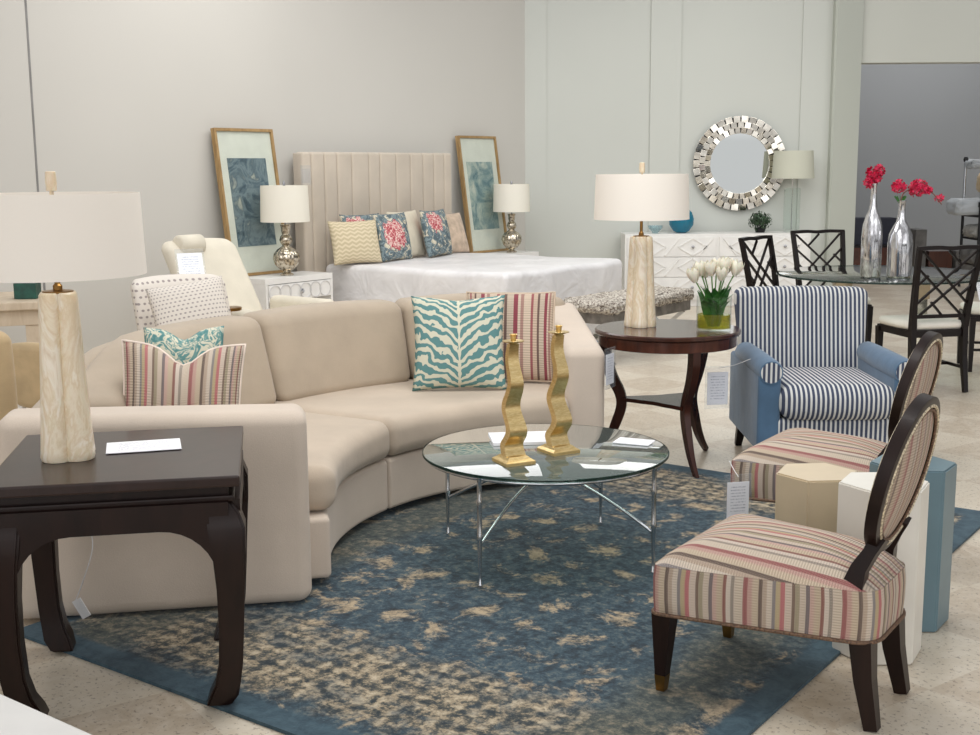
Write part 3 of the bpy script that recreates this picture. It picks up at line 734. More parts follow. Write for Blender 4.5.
# arms
for s in (-1, 1):
    b = rbox(.115, .80, .40, .02, 3, (2, 6, 4)); bmesh.ops.transform(b, matrix=T(s*(hw-.0575), .03, .33), verts=b.verts[:])
    b2 = newbm()
    pts = [(s*(hw-.062), y, .535+.03*(y < 0)*0) for y in (-.375, -.34, 0, .3, .34)]
    sweep(b2, pts, [.058, .064, .064, .060, .05], 20); merge(b, b2)
    obj('armrest', b, 'blue_uph', ac, 40)
    b = newbm(); lathe(b, [(0.001, 0), (.052, 0), (.056, -.006)], 24); bmesh.ops.transform(b, matrix=T(s*(hw-.062), -.376, .535) @ RX(PI/2), verts=b.verts[:])
    setuv(b, su); obj('arm_front', b, 'navy_stripe', ac)
b = rbox(.60, .74, .17, .02, 3, (6, 6, 2)); bmesh.ops.transform(b, matrix=T(0, .0, .215), verts=b.verts[:]); setuv(b, su); obj('seat_base', b, 'navy_stripe', ac, 40)
b = rbox(.575, .66, .175, .07, 4, (8, 8, 2), None, .10); bmesh.ops.transform(b, matrix=T(0, -.10, .385), verts=b.verts[:]); setuv(b, su); obj('seat_cushion', b, 'navy_stripe', ac, 0)
def bk(p):
    z = p.z+.58; y = p.y+.33+(z-.3)*.17; x = p.x*(1+.10*(z-.4)/.4); return Vector((x-.015, y, z))
b = rbox(.655, .15, .60, .045, 4, (8, 2, 8), bk, .03); setuv(b, su); obj('backrest', b, 'navy_stripe', ac, 0)
b = rbox(.68, .06, .70, .02, 3, (4, 1, 4), lambda p: Vector((p.x-.012, p.y+.425+(p.z+.16)*.10, p.z+.49))); obj('outer_back', b, 'blue_uph', ac, 40)
for sx, sy in ((-1, -1), (1, -1), (1, 1), (-1, 1)):
    obj('leg', sweep(newbm(), [(sx*(hw-.06), sy*.34, .14), (sx*(hw-.045), sy*.365, .002)], [.026, .017], 4, (1, 0, 0)), 'black_wood', ac)
# ================================================================== SLIPPER CHAIRS
def seatoutline(k=0.0, n=8):
    """plan outline of the trapezoid seat (x forward, y left), rounded corners"""
    cs = [(.30+k, .275+k, .035), (-.325-k, .165+k, .085), (-.325-k, -.165-k, .085), (.30+k, -.275-k, .035)]
    out = []
    m = len(cs)
    for i, (x, y, r) in enumerate(cs):
        p = Vector((x, y)); a = Vector(cs[i-1][:2]); b_ = Vector(cs[(i+1) % m][:2]); da = (a-p).normalized(); db = (b_-p).normalized()
        half = da.angle(db)/2; t = r/math.tan(half); s0 = p+da*t; s1 = p+db*t
        for j in range(n+1):
            f = j/n; out.append((s0*(1-f)**2+p*2*f*(1-f)+s1*f*f))
    # add points along straight edges
    res = []
    for i, p in enumerate(out):
        q = out[(i+1) % len(out)]; res.append(p); d = (q-p).length
        if d > .08:
            for j in range(1, int(d/.04)): res.append(p+(q-p)*j/int(d/.04))
    return res
def slipper(label, loc, rz):
    c = thing('slipper_chair', label, 'chair', loc, rz, None)
    ol = seatoutline(); n = len(ol)
    # band
    b = newbm(); uvl = b.loops.layers.uv.new('UVMap'); per = [0]
    for i in range(n): per.append(per[-1]+(ol[(i+1) % n]-ol[i]).length)
    zs = [(.248, -.012), (.252, 0), (.30, .004), (.36, .005), (.400, .0)]
    cent = Vector((.02, 0)); rows = []
    for z, k in zs: rows.append([b.verts.new((*(p+(p-cent).normalized()*k), z)) for p in ol])
    for (r0, r1), (z0, z1) in zip(zip(rows, rows[1:]), zip([z[0] for z in zs], [z[0] for z in zs[1:]])):
        for i in range(n):
            f = b.faces.new((r0[i], r0[(i+1) % n], r1[(i+1) % n], r1[i])); uu = [(per[i]*1.85, z0), (per[i+1]*1.85, z0), (per[i+1]*1.85, z1), (per[i]*1.85, z1)]
            for lp, q in zip(f.loops, uu): lp[uvl].uv = q
    b.faces.new(rows[0][::-1]); obj('seat_band', b, 'multi_band', c, 60)
    # domed top
    b = newbm(); K = 12; rows = []
    for k in range(K+1):
        f = 1-k/K; zz = .398+.024*(1-f**8)+.068*(1-f**2.2); rows.append([b.verts.new((*(cent+(p-cent)*(f if k < K else 0.001)), zz)) for p in ol])
    for r0, r1 in zip(rows, rows[1:]):
        for i in range(n): b.faces.new((r0[i], r0[(i+1) % n], r1[(i+1) % n], r1[i]))
    b.faces.new(rows[-1]); setuv(b, lambda q, nn: ((q.y*(1+.35*(.3-q.x)) + .3)*1.85, q.x)); obj('seat_cushion', b, 'multi', c, 0)
    # piping with trim
    pts = [Vector((*(p+(p-cent).normalized()*.004), .254)) for p in ol]
    obj('nailhead_trim', sweep(newbm(), pts, .006, 6, closed=True), 'brown_trim', c, 0)
    for s in (1, -1):
        obj('leg', sweep(newbm(), [(.268, s*.24, .25), (.270, s*.248, .06)], [.030, .0165], 4, (1, 0, 0)), 'dark_wood', c)
        obj('ferrule', sweep(newbm(), [(.270, s*.248, .062), (.270, s*.249, RUG if s > 0 or 1 else 0)], [.0175, .013], 4, (1, 0, 0)), 'brass', c)
        obj('leg', sweep(newbm(), [Vector(q) for q in ((-.285, s*.135, .25), (-.297, s*.140, .14), (-.325, s*.148, .002))], [.031, .026, .019], 4, (1, 0, 0)), 'dark_wood', c)
    # oval back
    lean = D(13); Mo = T(-.335, 0, .705) @ RY(-lean)
    A, B = .212, .213
    def ell(k, x, a=A, bb=B): return Vector((x, a*math.cos(k), bb*math.sin(k)))
    b = newbm(); N = 64; prof = [(-.021, 0), (-.017, .015), (.017, .015), (.021, 0), (.018, -.012), (-.018, -.012)]
    rings = [[b.verts.new(ell(2*PI*i/N, x, A+d, B+d)) for x, d in prof] for i in range(N)]
    for i in range(N):
        r0, r1 = rings[i], rings[(i+1) % N]
        for k in range(6): b.faces.new((r0[k], r0[(k+1) % 6], r1[(k+1) % 6], r1[k]))
    obj('back_frame', b, 'dark_wood', c, 50, Mo)
    for sgn, nm in ((1, 'back_pad'), (-1, 'outer_back_panel')):
        b = newbm(); K = 8; rows = []
        for k in range(K+1):
            f = 1-k/K; rows.append([b.verts.new(ell(2*PI*i/N, sgn*(.010+(.035 if sgn > 0 else .022)*(1-f*f)), (A-.012)*max(f, .001), (B-.012)*max(f, .001))) for i in range(N)])
        for r0, r1 in zip(rows, rows[1:]):
            for i in range(N): b.faces.new((r0[i], r0[(i+1) % N], r1[(i+1) % N], r1[i]))
        setuv(b, lambda q, nn: ((q.y+.25)*1.9, q.z)); pad = obj(nm, b, 'multi_back', c, 0, Mo)
        pts = [ell(2*PI*i/N, sgn*.019, A-.010, B-.010) for i in range(N)]
        obj('piping', sweep(newbm(), pts, .0055, 6, closed=True), 'trim_cream', pad, 0, Mo)
        pts = [ell(2*PI*i/N, sgn*.0185, A-.022, B-.022) for i in range(N)]
        obj('nailhead_trim', sweep(newbm(), pts, .004, 6, closed=True), 'brown_trim', pad, 0, Mo)
    for s in (1, -1):
        pts = [(-.312, s*.108, .545), (-.292, s*.122, .50), (-.268, s*.135, .455), (-.255, s*.142, .40)]
        obj('back_post', sweep(newbm(), pts, [(.022, .020), (.018, .018), (.022, .020), (.030, .022)], 4, (1, 0, 0)), 'dark_wood', c, 50)
    return c
MT['brown_trim'] = plain('brown_braid_trim', (96, 74, 58), .7, 0, .5, 220)
MT['trim_cream'] = plain('cream_brown_braid', (190, 170, 146), .7, 0, .4, 160)
SR = math.atan2(.56, -.83)
slipper('multicolour striped slipper chair with dark oval back, the nearest one with all legs showing', (.868, 3.485, 0), SR)
slipper('multicolour striped slipper chair behind the beige pedestal, in front of the blue armchair', (1.345, 4.76, 0), SR)
# ================================================================== PEDESTALS
def hexped(label, x, y, r, h, rot, m):
    b = newbm(); lo = [b.verts.new((r*math.cos(k*PI/3+rot), r*math.sin(k*PI/3+rot), 0)) for k in range(6)]; hi = [b.verts.new((v.co.x, v.co.y, h)) for v in lo]
    b.faces.new(lo[::-1]); b.faces.new(hi)
    for k in range(6): b.faces.new((lo[k], lo[(k+1) % 6], hi[(k+1) % 6], hi[k]))
    bmesh.ops.bevel(b, geom=b.edges[:], offset=.005, segments=2, affect='EDGES')
    o = obj('pedestal', b, m, None, 30); o.location = (x, y, .002); tag(o, label, 'pedestal'); return o
hexped('white hexagonal ceramic pedestal behind the nearest slipper chair', 1.243, 3.745, .145, .56, 0, 'hex_white')
hexped('dusty blue hexagonal ceramic pedestal at the far right of the three', 1.43, 4.02, .145, .555, D(-6), 'hex_blue')
hexped('beige hexagonal ceramic pedestal between the two slipper chairs', 1.13, 4.11, .145, .49, D(4), 'hex_beige').location.z = RUG
# ================================================================== WHITE CORNER, bottom left
wt = thing('low_table', 'corner of a low white table at the bottom left edge', 'table', (-.918, 2.36, 0), math.atan2(-.6, .8))
obj('table_top', bx((-.9, -.65, .42), (.75, 0, .45), .006), 'white_lacquer', wt)
obj('table_body', bx((-.86, -.61, .003), (.71, -.02, .42), .004), 'white_lacquer', wt)
# ================================================================== DINING SET
DT = Vector((2.93, 9.08, 0))
dt = thing('dining_table', 'large round glass dining table on mirrored block legs', 'table', DT)
obj('glass_top', lathe(newbm(), [(.765, .738), (.77, .741), (.77, .75), (.765, .753)], 96), 'dining_glass', dt, 40)
obj('glass_edge', lathe(newbm(), [(.771, .739), (.773, .742), (.773, .749), (.771, .752)], 96, cap=False), 'glass_edge', dt, 40)
for a in (25, 115, 205, 295):
    x, y = .40*math.cos(D(a)), .40*math.sin(D(a))
    lg = obj('leg', box(newbm(), (x-.035, y-.035, .003), (x+.035, y+.035, .60), None, .004), 'bracket', dt)
    obj('leg_cap', box(newbm(), (x-.045, y-.045, .60), (x+.045, y+.045, .737), None, .004), 'gold_lacquer', lg)
    lg2 = None
LAT = [((.04, 1), (1, .18)), ((0, .74), (.93, 0)), ((.96, 1), (0, .18)), ((1, .74), (.07, 0)), ((.52, 1), (.27, .79)), ((.70, .22), (.45, 0)), ((0, .47), (.19, .31)), ((1, .47), (.81, .63))]
def dining_chair():
    c = thing('dining_chair', 'x', 'chair', (0, 0, 0), 0, 'dark lattice back chairs round the glass dining table')
    w = .225
    def post(z): return .20+.02*max(0, z-.45)+.13*max(0, (z-.45))**1.5*1.0, w*(1.0-.05*0)+.0*z
    def yb(z): return .205 if z < .45 else .205+.10*((z-.45)/.55)**1.3
    def xb(z): return .195 if z < .45 else .195+.035*((z-.45)/.55)
    for s in (-1, 1):
        pts = [(s*(.195), .26, .003), (s*.195, .215, .25), (s*.195, .205, .45)]+[(s*xb(z), yb(z), z) for z in (.6, .75, .9, 1.0)]
        obj('back_post', sweep(newbm(), pts, [(.015, .015), (.019, .021), (.020, .023), (.018, .020), (.017, .018), (.016, .016), (.016, .015)], 4, (1, 0, 0)), 'black_wood', c)
        obj('leg', sweep(newbm(), [(s*.205, -.205, .42), (s*.205, -.205, .003)], [.022, .014], 4, (1, 0, 0)), 'black_wood', c)
    def bp(u, v):
        z = .53+v*.45; x = (-1+2*u)*(xb(z)-.008); return Vector((x, yb(z), z))
    b = newbm(); top = catmull([(-xb(1)-.012, yb(1), 1.0), (-.1, yb(1)+.008, 1.004), (0, yb(1)+.010, .998), (.1, yb(1)+.008, 1.004), (xb(1)+.012, yb(1), 1.0)], 4)
    sweep(b, top, (.016, .013) if 0 else [(.013, .018)]*len(top), 4, (0, 0, 1)); obj('top_rail', b, 'black_wood', c)
    obj('lower_rail', bar(newbm(), bp(-.02, 0), bp(1.02, 0), .024, .026), 'black_wood', c)
    b = newbm()
    for (u0, v0), (u1, v1) in LAT: bar(b, bp(u0, v0), bp(u1, v1), .016, .014, (0, 1, 0))
    obj('lattice', b, 'black_wood', c)
    b = newbm(); box(b, (-.215, -.225, .385), (.215, .215, .435), None, .004); obj('seat_frame', b, 'black_wood', c)
    b = rbox(.43, .42, .06, .028, 3, (6, 6, 1), lambda p: Vector((p.x*(1-.04*(p.y > .1)), p.y-.012, p.z+.462)), .25); obj('seat_cushion', b, 'seat_white', c, 0)
    b = newbm(); bar(b, (-.2, .2, .17), (-.205, -.2, .17), .02, .014); obj('stretcher', b, 'black_wood', c)
    b = newbm(); bar(b, (.2, .2, .17), (.205, -.2, .17), .02, .014); obj('stretcher', b, 'black_wood', c)
    b = newbm(); bar(b, (-.2, .02, .17), (.2, .02, .17), .02, .014); obj('stretcher', b, 'black_wood', c)
    return c
dc = dining_chair(); dc.location = (3.02, 8.46, 0); dc.rotation_euler = (0, 0, D(192)); dc['label'] = 'dark lattice back dining chair with ivory seat, nearest and seen from behind'
dup(dc, 'dark lattice back dining chair at the left end of the glass table, seen edge on', (2.28, 9.2, 0), D(50))
dup(dc, 'dark lattice back dining chair on the far side of the glass table, facing the room', (2.83, 9.98, 0), D(14))
dup(dc, 'dark lattice back dining chair at the right edge of the photo with a white tag', (3.86, 9.25, 0), D(-100))
# silver bottle vases with blossoms
def bottle(label, x, y, H, R, g=None):
    v = thing('bottle_vase', label, 'vase', (x, y, .754), 0, None)
    prof = [(R*.86, 0), (R, .012), (R, H*.30), (R*1.02, H*.45), (R*.93, H*.56), (R*.66, H*.66), (R*.40, H*.73), (R*.30, H*.82), (R*.27, H*.97), (R*.33, H*.985), (R*.33, H), (R*.22, H)]
    obj('bottle_body', lathe(newbm(), prof, 32), 'silver', v, 40); return v
bottle('taller silver mercury glass bottle vase on the glass dining table', 2.745, 8.78, .665, .072)
bottle('shorter wider silver mercury glass bottle vase on the glass dining table', 2.93, 8.72, .545, .086)
rnd = random.Random(11)
def spray(label, base, path, clusters):
    t = thing('blossom_branch', label, 'flower', base)
    pts = catmull(path, 6); obj('stem', sweep(newbm(), pts, .004, 6), 'twig', t, 0)
    b = newbm()
    for (cx, cy, cz, rr, n) in clusters:
        for i in range(n):
            p = Vector((rnd.gauss(0, 1), rnd.gauss(0, 1), rnd.gauss(0, 1))).normalized()*rr*rnd.random()**.4+Vector((cx, cy, cz)); s = rnd.uniform(.013, .024)
            nrm = (p-Vector((cx, cy, cz))).normalized(); q = nrm.to_track_quat('Z', 'Y').to_matrix().to_4x4(); pm = newbm()
            for k in range(5):
                a = k*2*PI/5; vs = [pm.verts.new((0, 0, 0)), pm.verts.new((s*math.cos(a-.5), s*math.sin(a-.5), s*.4)), pm.verts.new((s*1.25*math.cos(a), s*1.25*math.sin(a), s*.65)), pm.verts.new((s*math.cos(a+.5), s*math.sin(a+.5), s*.4))]; pm.faces.new(vs)
            merge(b, pm, Matrix.Translation(p) @ q)
    obj('blossoms', b, 'blossom', t); return t
spray('magenta blossom cluster in the taller silver bottle vase', (2.74, 8.78, 1.39), [(0, 0, -.1), (.0, 0, .02), (.01, 0, .07)], [(-.005, -.01, .085, .055, 46), (.035, 0, .12, .035, 22), (-.03, 0, .04, .03, 14)])
t2 = spray('drooping magenta blossom branch from the shorter silver bottle vase', (2.92, 8.72, 1.27), [(0, 0, -.1), (0, 0, .03), (.03, 0, .09), (.12, 0, .12), (.22, 0, .08), (.29, 0, .0)], [(-.015, 0, .13, .045, 30), (.12, 0, .115, .058, 50), (.19, 0, .10, .025, 10), (.27, 0, .04, .022, 5)])
b = newbm()
for i in range(9):
    a = rnd.uniform(0, 6.28); bar(b, (0, 0, .0), (.045*math.cos(a), .045*math.sin(a), .06), .012, .002)
obj('leaves', b, 'leaf', t2)
# ================================================================== BED AREA (left wall)
def at_wall(t, n, z=0): return tuple(W(t, n, z))
bed = thing('bed', 'king bed wrapped in white plastic with a tall beige channel tufted headboard', 'bed', at_wall(2.62, 0), WR)
# local: x along wall towards corner, y<0 into the room
b = rbox(1.88, 2.06, .42, .06, 4, (14, 16, 4), lambda p: Vector((p.x+.006*math.sin(p.y*14+p.z*9), p.y-1.27, p.z+.49+.006*math.sin(p.x*7+p.y*5)))); obj('mattress', b, 'sheet', bed, 0)
b = rbox(1.90, 2.08, .30, .02, 2, (16, 16, 3), lambda p: Vector((p.x*(1+.01*math.sin(p.y*20)), p.y-1.27, p.z+.20))); obj('box_base', b, 'sheet', bed, 0)
wch = 2.20/11
b = newbm()
widths = [.10, .12, .18, .26, .26, .28, .26, .26, .18, .12, .10]; widths = [.11, .17, .17, .20, .24, .16, .24, .22, .20, .17, .17, .13]; sw = sum(widths); x = -1.055
for wd in widths:
    wd = wd/sw*2.12
    pm = rbox(wd, .11, 1.35, .028, 3, (2, 1, 3)); bmesh.ops.transform(pm, matrix=T(x+wd/2, -.165, 1.025), verts=pm.verts[:]); merge(b, pm); x += wd
obj('headboard', b, 'headboard', bed, 40, T(-.075, 0, 0))
obj('headboard_back', bx((-1.13, -.15, .05), (.98, -.09, 1.69), .01), 'headboard', bed)
pl = rbox(1.9, .12, .4, .05, 3, (6, 1, 3)); bmesh.ops.transform(pl, matrix=T(0, -.2, .42), verts=pl.verts[:]); obj('headboard_base', pl, 'headboard', bed, 40)
PW = [('beige chevron weave pillow at the left end of the bed', 3.47, .60, .52, .40, 'chevron', -4, 14), ('dark floral pillow peeking out behind the beige chevron pillow', 3.20, .42, .46, .44, 'floral_b', 0, 8),
      ('teal floral pillow with a large red bloom, third from the bed left', 2.99, .64, .46, .45, 'floral_a', 12, 12), ('plain cream square pillow in the middle of the bed', 2.62, .50, .54, .46, 'chevron_plain', 20, 14),
      ('grey floral pillow to the right of the cream bed pillow', 2.30, .60, .50, .46, 'floral_b', 22, 12), ('dusty tan pillow at the right end of the bed', 1.97, .50, .52, .42, 'tan_pillow', 10, 18)]
MT['chevron_plain'] = fabric('cream_bed_pillow_fabric', (216, 206, 184), 200, .04, 8); MT['tan_pillow'] = fabric('dusty_tan_pillow_fabric', (196, 174, 152), 120, .12, 14)
for lb, t_, n_, w_, h_, m_, yw, ln in PW:
    put_pillow('bed_pillow', lb, 'pillow', w_, h_, .15, m_, at_wall(t_, n_, .702), WR+D(yw)-D(10), D(ln), 0, None, .06)
def nightstand(label, t0, t1, n0, n1):
    w = t1-t0; d = n1-n0
    s = thing('nightstand', label, 'nightstand', at_wall((t0+t1)/2, n0), WR)
    obj('body', bx((-w/2, -d, .60), (w/2, 0, .65), .003), 'white_lacquer', s)
    for x0, x1 in ((-w/2, -w/2+.025), (w/2-.025, w/2)): obj('side_panel', bx((x0, -d, .003), (x1, 0, .60)), 'white_lacquer', s)
    obj('back_panel', bx((-w/2+.025, -.02, .05), (w/2-.025, 0, .60)), 'white_lacquer', s)
    obj('shelf', bx((-w/2+.025, -d+.01, .10), (w/2-.025, -.02, .13)), 'white_lacquer', s)
    dr = obj('drawer', bx((-w/2+.03, -d-.004, .455), (w/2-.03, -.03, .595), .003), 'white_lacquer', s)
    b = newbm(); nC = 6
    for k in range(nC):
        cx = -w/2+.03+.07+(w-.2)*k/(nC-1)
        pts = [(cx+.065*math.cos(a), -d-.006, .525+.065*math.sin(a)) for a in [i*2*PI/24 for i in range(24)]]; sweep(b, pts, [(.004, .004)]*24, 4, (0, 1, 0), closed=True)
    obj('circle_fretwork', b, 'grey_line', dr)
    k = lathe(newbm(), [(.006, 0), (.006, .012), (.020, .016), (.020, .026), (.008, .03)], 16); obj('knob', k, 'chrome', dr, 40, T(0, -d-.004, .525) @ RX(PI/2))
MT['grey_line'] = plain('grey_white_lacquer_edge', (206, 204, 202), .5)
nightstand('white nightstand with ring fretwork drawer left of the bed', 3.81, 4.60, .24, .60)
nightstand('white nightstand beyond the right side of the bed', .62, 1.50, .24, .60)
def art(label, t0, t1, n, z0, H, m, mat_rect):
    w = t1-t0; lean = math.asin((n-.07)/H); a = thing('framed_art', label, 'picture', at_wall((t0+t1)/2, n, z0), WR)
    M_ = RX(-lean); f = .024
    b = newbm()
    for lo, hi in (((-w/2, -.02, 0), (-w/2+f, .025, H)), ((w/2-f, -.02, 0), (w/2, .025, H)), ((-w/2+f, -.02, 0), (w/2-f, .025, f)), ((-w/2+f, -.02, H-f), (w/2-f, .025, H))): box(b, lo, hi)
    obj('frame', b, 'art_wood', a, None, M_)
    obj('mat_board', bx((-w/2+f, .0, f), (w/2-f, .015, H-f)), 'mat_board', a, None, M_)
    u0, u1, v0, v1 = mat_rect
    b = bx((-w/2+u0*w, -.003, v0*H), (-w/2+u1*w, .001, v1*H)); setuv(b, lambda c, n_: (c.x, c.z)); obj('print', b, m, a, None, M_)
    obj('glazing', bx((-w/2+f, -.009, f), (w/2-f, -.007, H-f)), 'glass', a, None, M_)
art('tall oak framed stormy grey abstract print leaning on the left nightstand', 3.98, 4.64, .24, .652, 1.25, 'art_a', (.17, .83, .20, .80))
art('tall oak framed teal abstract print leaning behind the right side of the bed', .70, 1.36, .24, .652, 1.24, 'art_b', (.16, .84, .20, .78))
def gourd(label, p, s):
    L = thing('table_lamp', label, 'lamp', p, 0)
    prof = [(.055, 0), (.055, .012), (.030, .022), (.026, .035), (.065, .055), (.098, .095), (.112, .14), (.104, .185), (.075, .22), (.036, .245), (.030, .255), (.046, .275), (.054, .30), (.044, .33), (.030, .345), (.030, .352), (.036, .375), (.036, .40), (.044, .43), (.02, .435)]
    b = newbm(); n = 64; rings = []
    for r, z in prof:
        rings.append([b.verts.new((r*s*(1+.035*math.cos(16*2*PI*k/n))*math.cos(2*PI*k/n), r*s*(1+.035*math.cos(16*2*PI*k/n))*math.sin(2*PI*k/n), z*s)) for k in range(n)])
    for a, c in zip(rings, rings[1:]):
        for k in range(n): b.faces.new((a[k], a[(k+1) % n], c[(k+1) % n], c[k]))
    b.faces.new(rings[0][::-1]); b.faces.new(rings[-1]); obj('gourd_base', b, 'mercury', L, 60)
    obj('neck', lathe(newbm(), [(.008, .43*s), (.008, .74*s), (.010, .75*s), (.012, .78*s), (.004, .80*s)], 12), 'nickel', L, 40)
    R = .208*s; sh = lathe(newbm(), [(R, .455*s), (R*.96, .76*s), (R*.95, .76*s), (R*.99, .455*s), (R, .455*s)], 48, cap=False); bmesh.ops.remove_doubles(sh, verts=sh.verts[:], dist=1e-5); obj('lamp_shade', sh, 'shade_small', L, 40)
    sp = newbm()
    for k in range(3): a = k*2*PI/3; sweep(sp, [(0, 0, .75*s), (R*.95*math.cos(a), R*.95*math.sin(a), .75*s)], .002, 6)
    obj('spider', sp, 'nickel', L)
gourd('mercury glass double gourd lamp on the nightstand left of the bed', at_wall(4.22, .46, .652), 1.0)
gourd('mercury glass double gourd lamp beyond the right side of the bed', at_wall(.90, .44, .652), .95)
# bench at the foot
bn = thing('bench', 'speckled fur topped bench with crossed metal legs at the foot of the bed', 'bench', at_wall(2.58, 3.0), WR)
bn.location = (1.17, 10.06, 0)
b = rbox(1.34, .50, .10, .045, 3, (26, 10, 2), lambda p: Vector((p.x+rnd.gauss(0, .006), p.y+rnd.gauss(0, .006), p.z+.465+rnd.gauss(0, .006))), .12); obj('fur_seat', b, 'fur', bn, 0)
b = newbm(); box(b, (-.64, -.22, .33), (.64, .22, .42), None, .006); obj('frame', b, 'nickel_dark', bn)
for sx in (-1, 1):
    b = newbm(); bar(b, (sx*.55, -.2, .33), (sx*.55, .2, .003), .02, .03, (1, 0, 0)); obj('leg', b, 'chrome', bn)
    b = newbm(); bar(b, (sx*.58, .2, .33), (sx*.58, -.2, .003), .02, .03, (1, 0, 0)); obj('leg', b, 'chrome', bn)
# ================================================================== DRESSER and things on it
dr = thing('dresser', 'long white dresser with diamond relief drawers below the round mirror', 'dresser', (2.535, 14.02, 0), 0)
dw = 1.03; dh = .81; dd = .46
obj('carcass', bx((-dw, -dd, .08), (dw, 0, dh), .004), 'white_lacquer', dr)
obj('plinth', bx((-dw+.04, -dd+.04, .003), (dw-.04, -.04, .08)), 'white_lacquer', dr)
for cx in (-.51, .51):
    for r in range(3):
        z0 = .11+r*.225; z1 = z0+.215
        f = obj('drawer', bx((cx-.495, -dd-.014, z0), (cx+.495, -dd+.01, z1), .003), 'white_lacquer', dr)
        b = newbm(); zc = (z0+z1)/2; hh = (z1-z0)/2-.012
        for mx in (-.23, .23):
            cs = [(cx+mx-.16, zc), (cx+mx, zc+hh), (cx+mx+.16, zc), (cx+mx, zc-hh)]
            for i in range(4):
                p, q = cs[i], cs[(i+1) % 4]; bar(b, (p[0], -dd-.018, p[1]), (q[0], -dd-.018, q[1]), .014, .012, (0, 1, 0))
        for p, q in (((cx-.45, zc+hh), (cx-.30, zc-hh)), ((cx+.45, zc+hh), (cx+.30, zc-hh)), ((cx-.08, zc-hh), (cx+.08, zc+hh))): bar(b, (p[0], -dd-.018, p[1]), (q[0], -dd-.018, q[1]), .014, .012, (0, 1, 0))
        obj('diamond_relief', b, 'white_relief', f)
        for mx in (-.23, .23):
            k = lathe(newbm(), [(.005, 0), (.005, .012), (.017, .016), (.017, .024), (.006, .028)], 14); obj('knob', k, 'nickel', f, 40, T(cx+mx, -dd-.014, zc) @ RX(PI/2))
mr = thing('round_mirror', 'large round wall mirror framed by staggered mirrored tiles above the dresser', 'mirror', (2.85, 14.09, 1.575), 0)
def disc(r0, r1, y0, y1, n=64):
    b = newbm(); rr = [[b.verts.new((r*math.cos(2*PI*k/n), y, r*math.sin(2*PI*k/n))) for k in range(n)] for r, y in ((r0, y0), (r1, y0), (r1, y1), (r0, y1))]
    for i in range(4):
        for k in range(n): b.faces.new((rr[i][k], rr[i][(k+1) % n], rr[(i+1) % 4][(k+1) % n], rr[(i+1) % 4][k]))
    return b
obj('backing', disc(.30, .515, 0, -.045), 'black_metal', mr)
b = newbm(); n = 64; b.faces.new([b.verts.new((.345*math.cos(2*PI*k/n), -.052, .345*math.sin(2*PI*k/n))) for k in range(n)]); obj('mirror_glass', b, 'mirror', mr)
b = newbm(); NT_ = 34
rnd = random.Random(5)
for ringi, (r0, r1, off) in enumerate(((.335, .405, 0), (.395, .465, .5), (.455, .53, 0))):
    for k in range(NT_):
        a = 2*PI*(k+off)/NT_; pm = newbm(); wv = (r0+r1)/2*PI/NT_*.86; tw = rnd.uniform(-.35, .35)
        box(pm, (r0, -.006, -wv), (r1, .006, wv), None, .002)
        merge(b, pm, RY(-a) @ T(0, -.058-.006*(ringi == 1)-rnd.uniform(0, .006), 0) @ T((r0+r1)/2, 0, 0) @ RX(tw*.5) @ RZ(rnd.uniform(-.12, .12)) @ T(-(r0+r1)/2, 0, 0))
obj('mirror_tiles', b, 'mirror_tile', mr)
gl = thing('table_lamp', 'clear glass block lamp with pale drum shade at the right of the dresser', 'lamp', (3.40, 13.80, dh+.001))
b = bx((-.075, -.05, 0), (.075, .05, .025), .004); obj('foot', b, 'glass', gl)
obj('glass_body', bx((-.085, -.045, .03), (.085, .045, .49), .012), 'glass_block', gl)
obj('inner_rod', lathe(newbm(), [(.006, .025), (.006, .60), (.012, .61), (.012, .63), (.003, .64)], 12), 'chrome', gl, 40)
sh = lathe(newbm(), [(.235, .595), (.215, .90), (.211, .90), (.231, .595), (.235, .595)], 48, cap=False); bmesh.ops.remove_doubles(sh, verts=sh.verts[:], dist=1e-5); obj('lamp_shade', sh, 'shade_grey', gl, 40)
b = newbm()
for k in range(3): a = k*2*PI/3; sweep(b, [(0, 0, .635), (.226*math.cos(a), .226*math.sin(a), .66)], .002, 6)
obj('spider', b, 'nickel', gl)
bv = thing('glass_vase', 'round turquoise glass vase on the left of the dresser', 'vase', (2.16, 13.78, dh+.001))
obj('vase_body', lathe(newbm(), [(.05, 0), (.09, .02), (.135, .09), (.14, .16), (.115, .23), (.07, .27), (.05, .285), (.045, .30), (.042, .30), (.066, .265), (.108, .225), (.132, .16), (.128, .09), (.085, .03), (.0, .02)], 40), 'blue_glass', bv, 40)
bw = lathe(newbm(), [(.03, 0), (.035, .01), (.075, .05), (.088, .085), (.084, .085), (.07, .052), (.0, .018)], 32); o = obj('glass_bowl', bw, 'glass_bowl', None, 40); o.location = (1.86, 13.72, dh+.001); tag(o, 'small clear glass bowl left of the turquoise vase', 'bowl')
pt = thing('potted_plant', 'small dark green bushy plant in a low pot on the dresser', 'plant', (3.04, 13.75, dh+.001))
obj('pot', lathe(newbm(), [(.05, 0), (.065, .05), (.06, .055), (.0, .05)], 24), 'black_metal', pt, 40)
b = newbm(); rnd = random.Random(2)
for i in range(420):
    d_ = Vector((rnd.gauss(0, 1), rnd.gauss(0, 1), rnd.gauss(0, .85))).normalized(); p = d_*rnd.uniform(.06, .135); p.z = p.z*.85+.13
    s = rnd.uniform(.014, .026); q = (d_+Vector((rnd.gauss(0, .4), rnd.gauss(0, .4), rnd.gauss(0, .4)))).to_track_quat('Z', 'Y').to_matrix().to_4x4(); pm = newbm(); pm.faces.new([pm.verts.new(v) for v in ((-s*.5, 0, 0), (0, -s, 0), (s*.5, 0, .004), (0, s, 0))]); merge(b, pm, Matrix.Translation(p) @ q)
obj('foliage', b, 'darkleaf', pt)
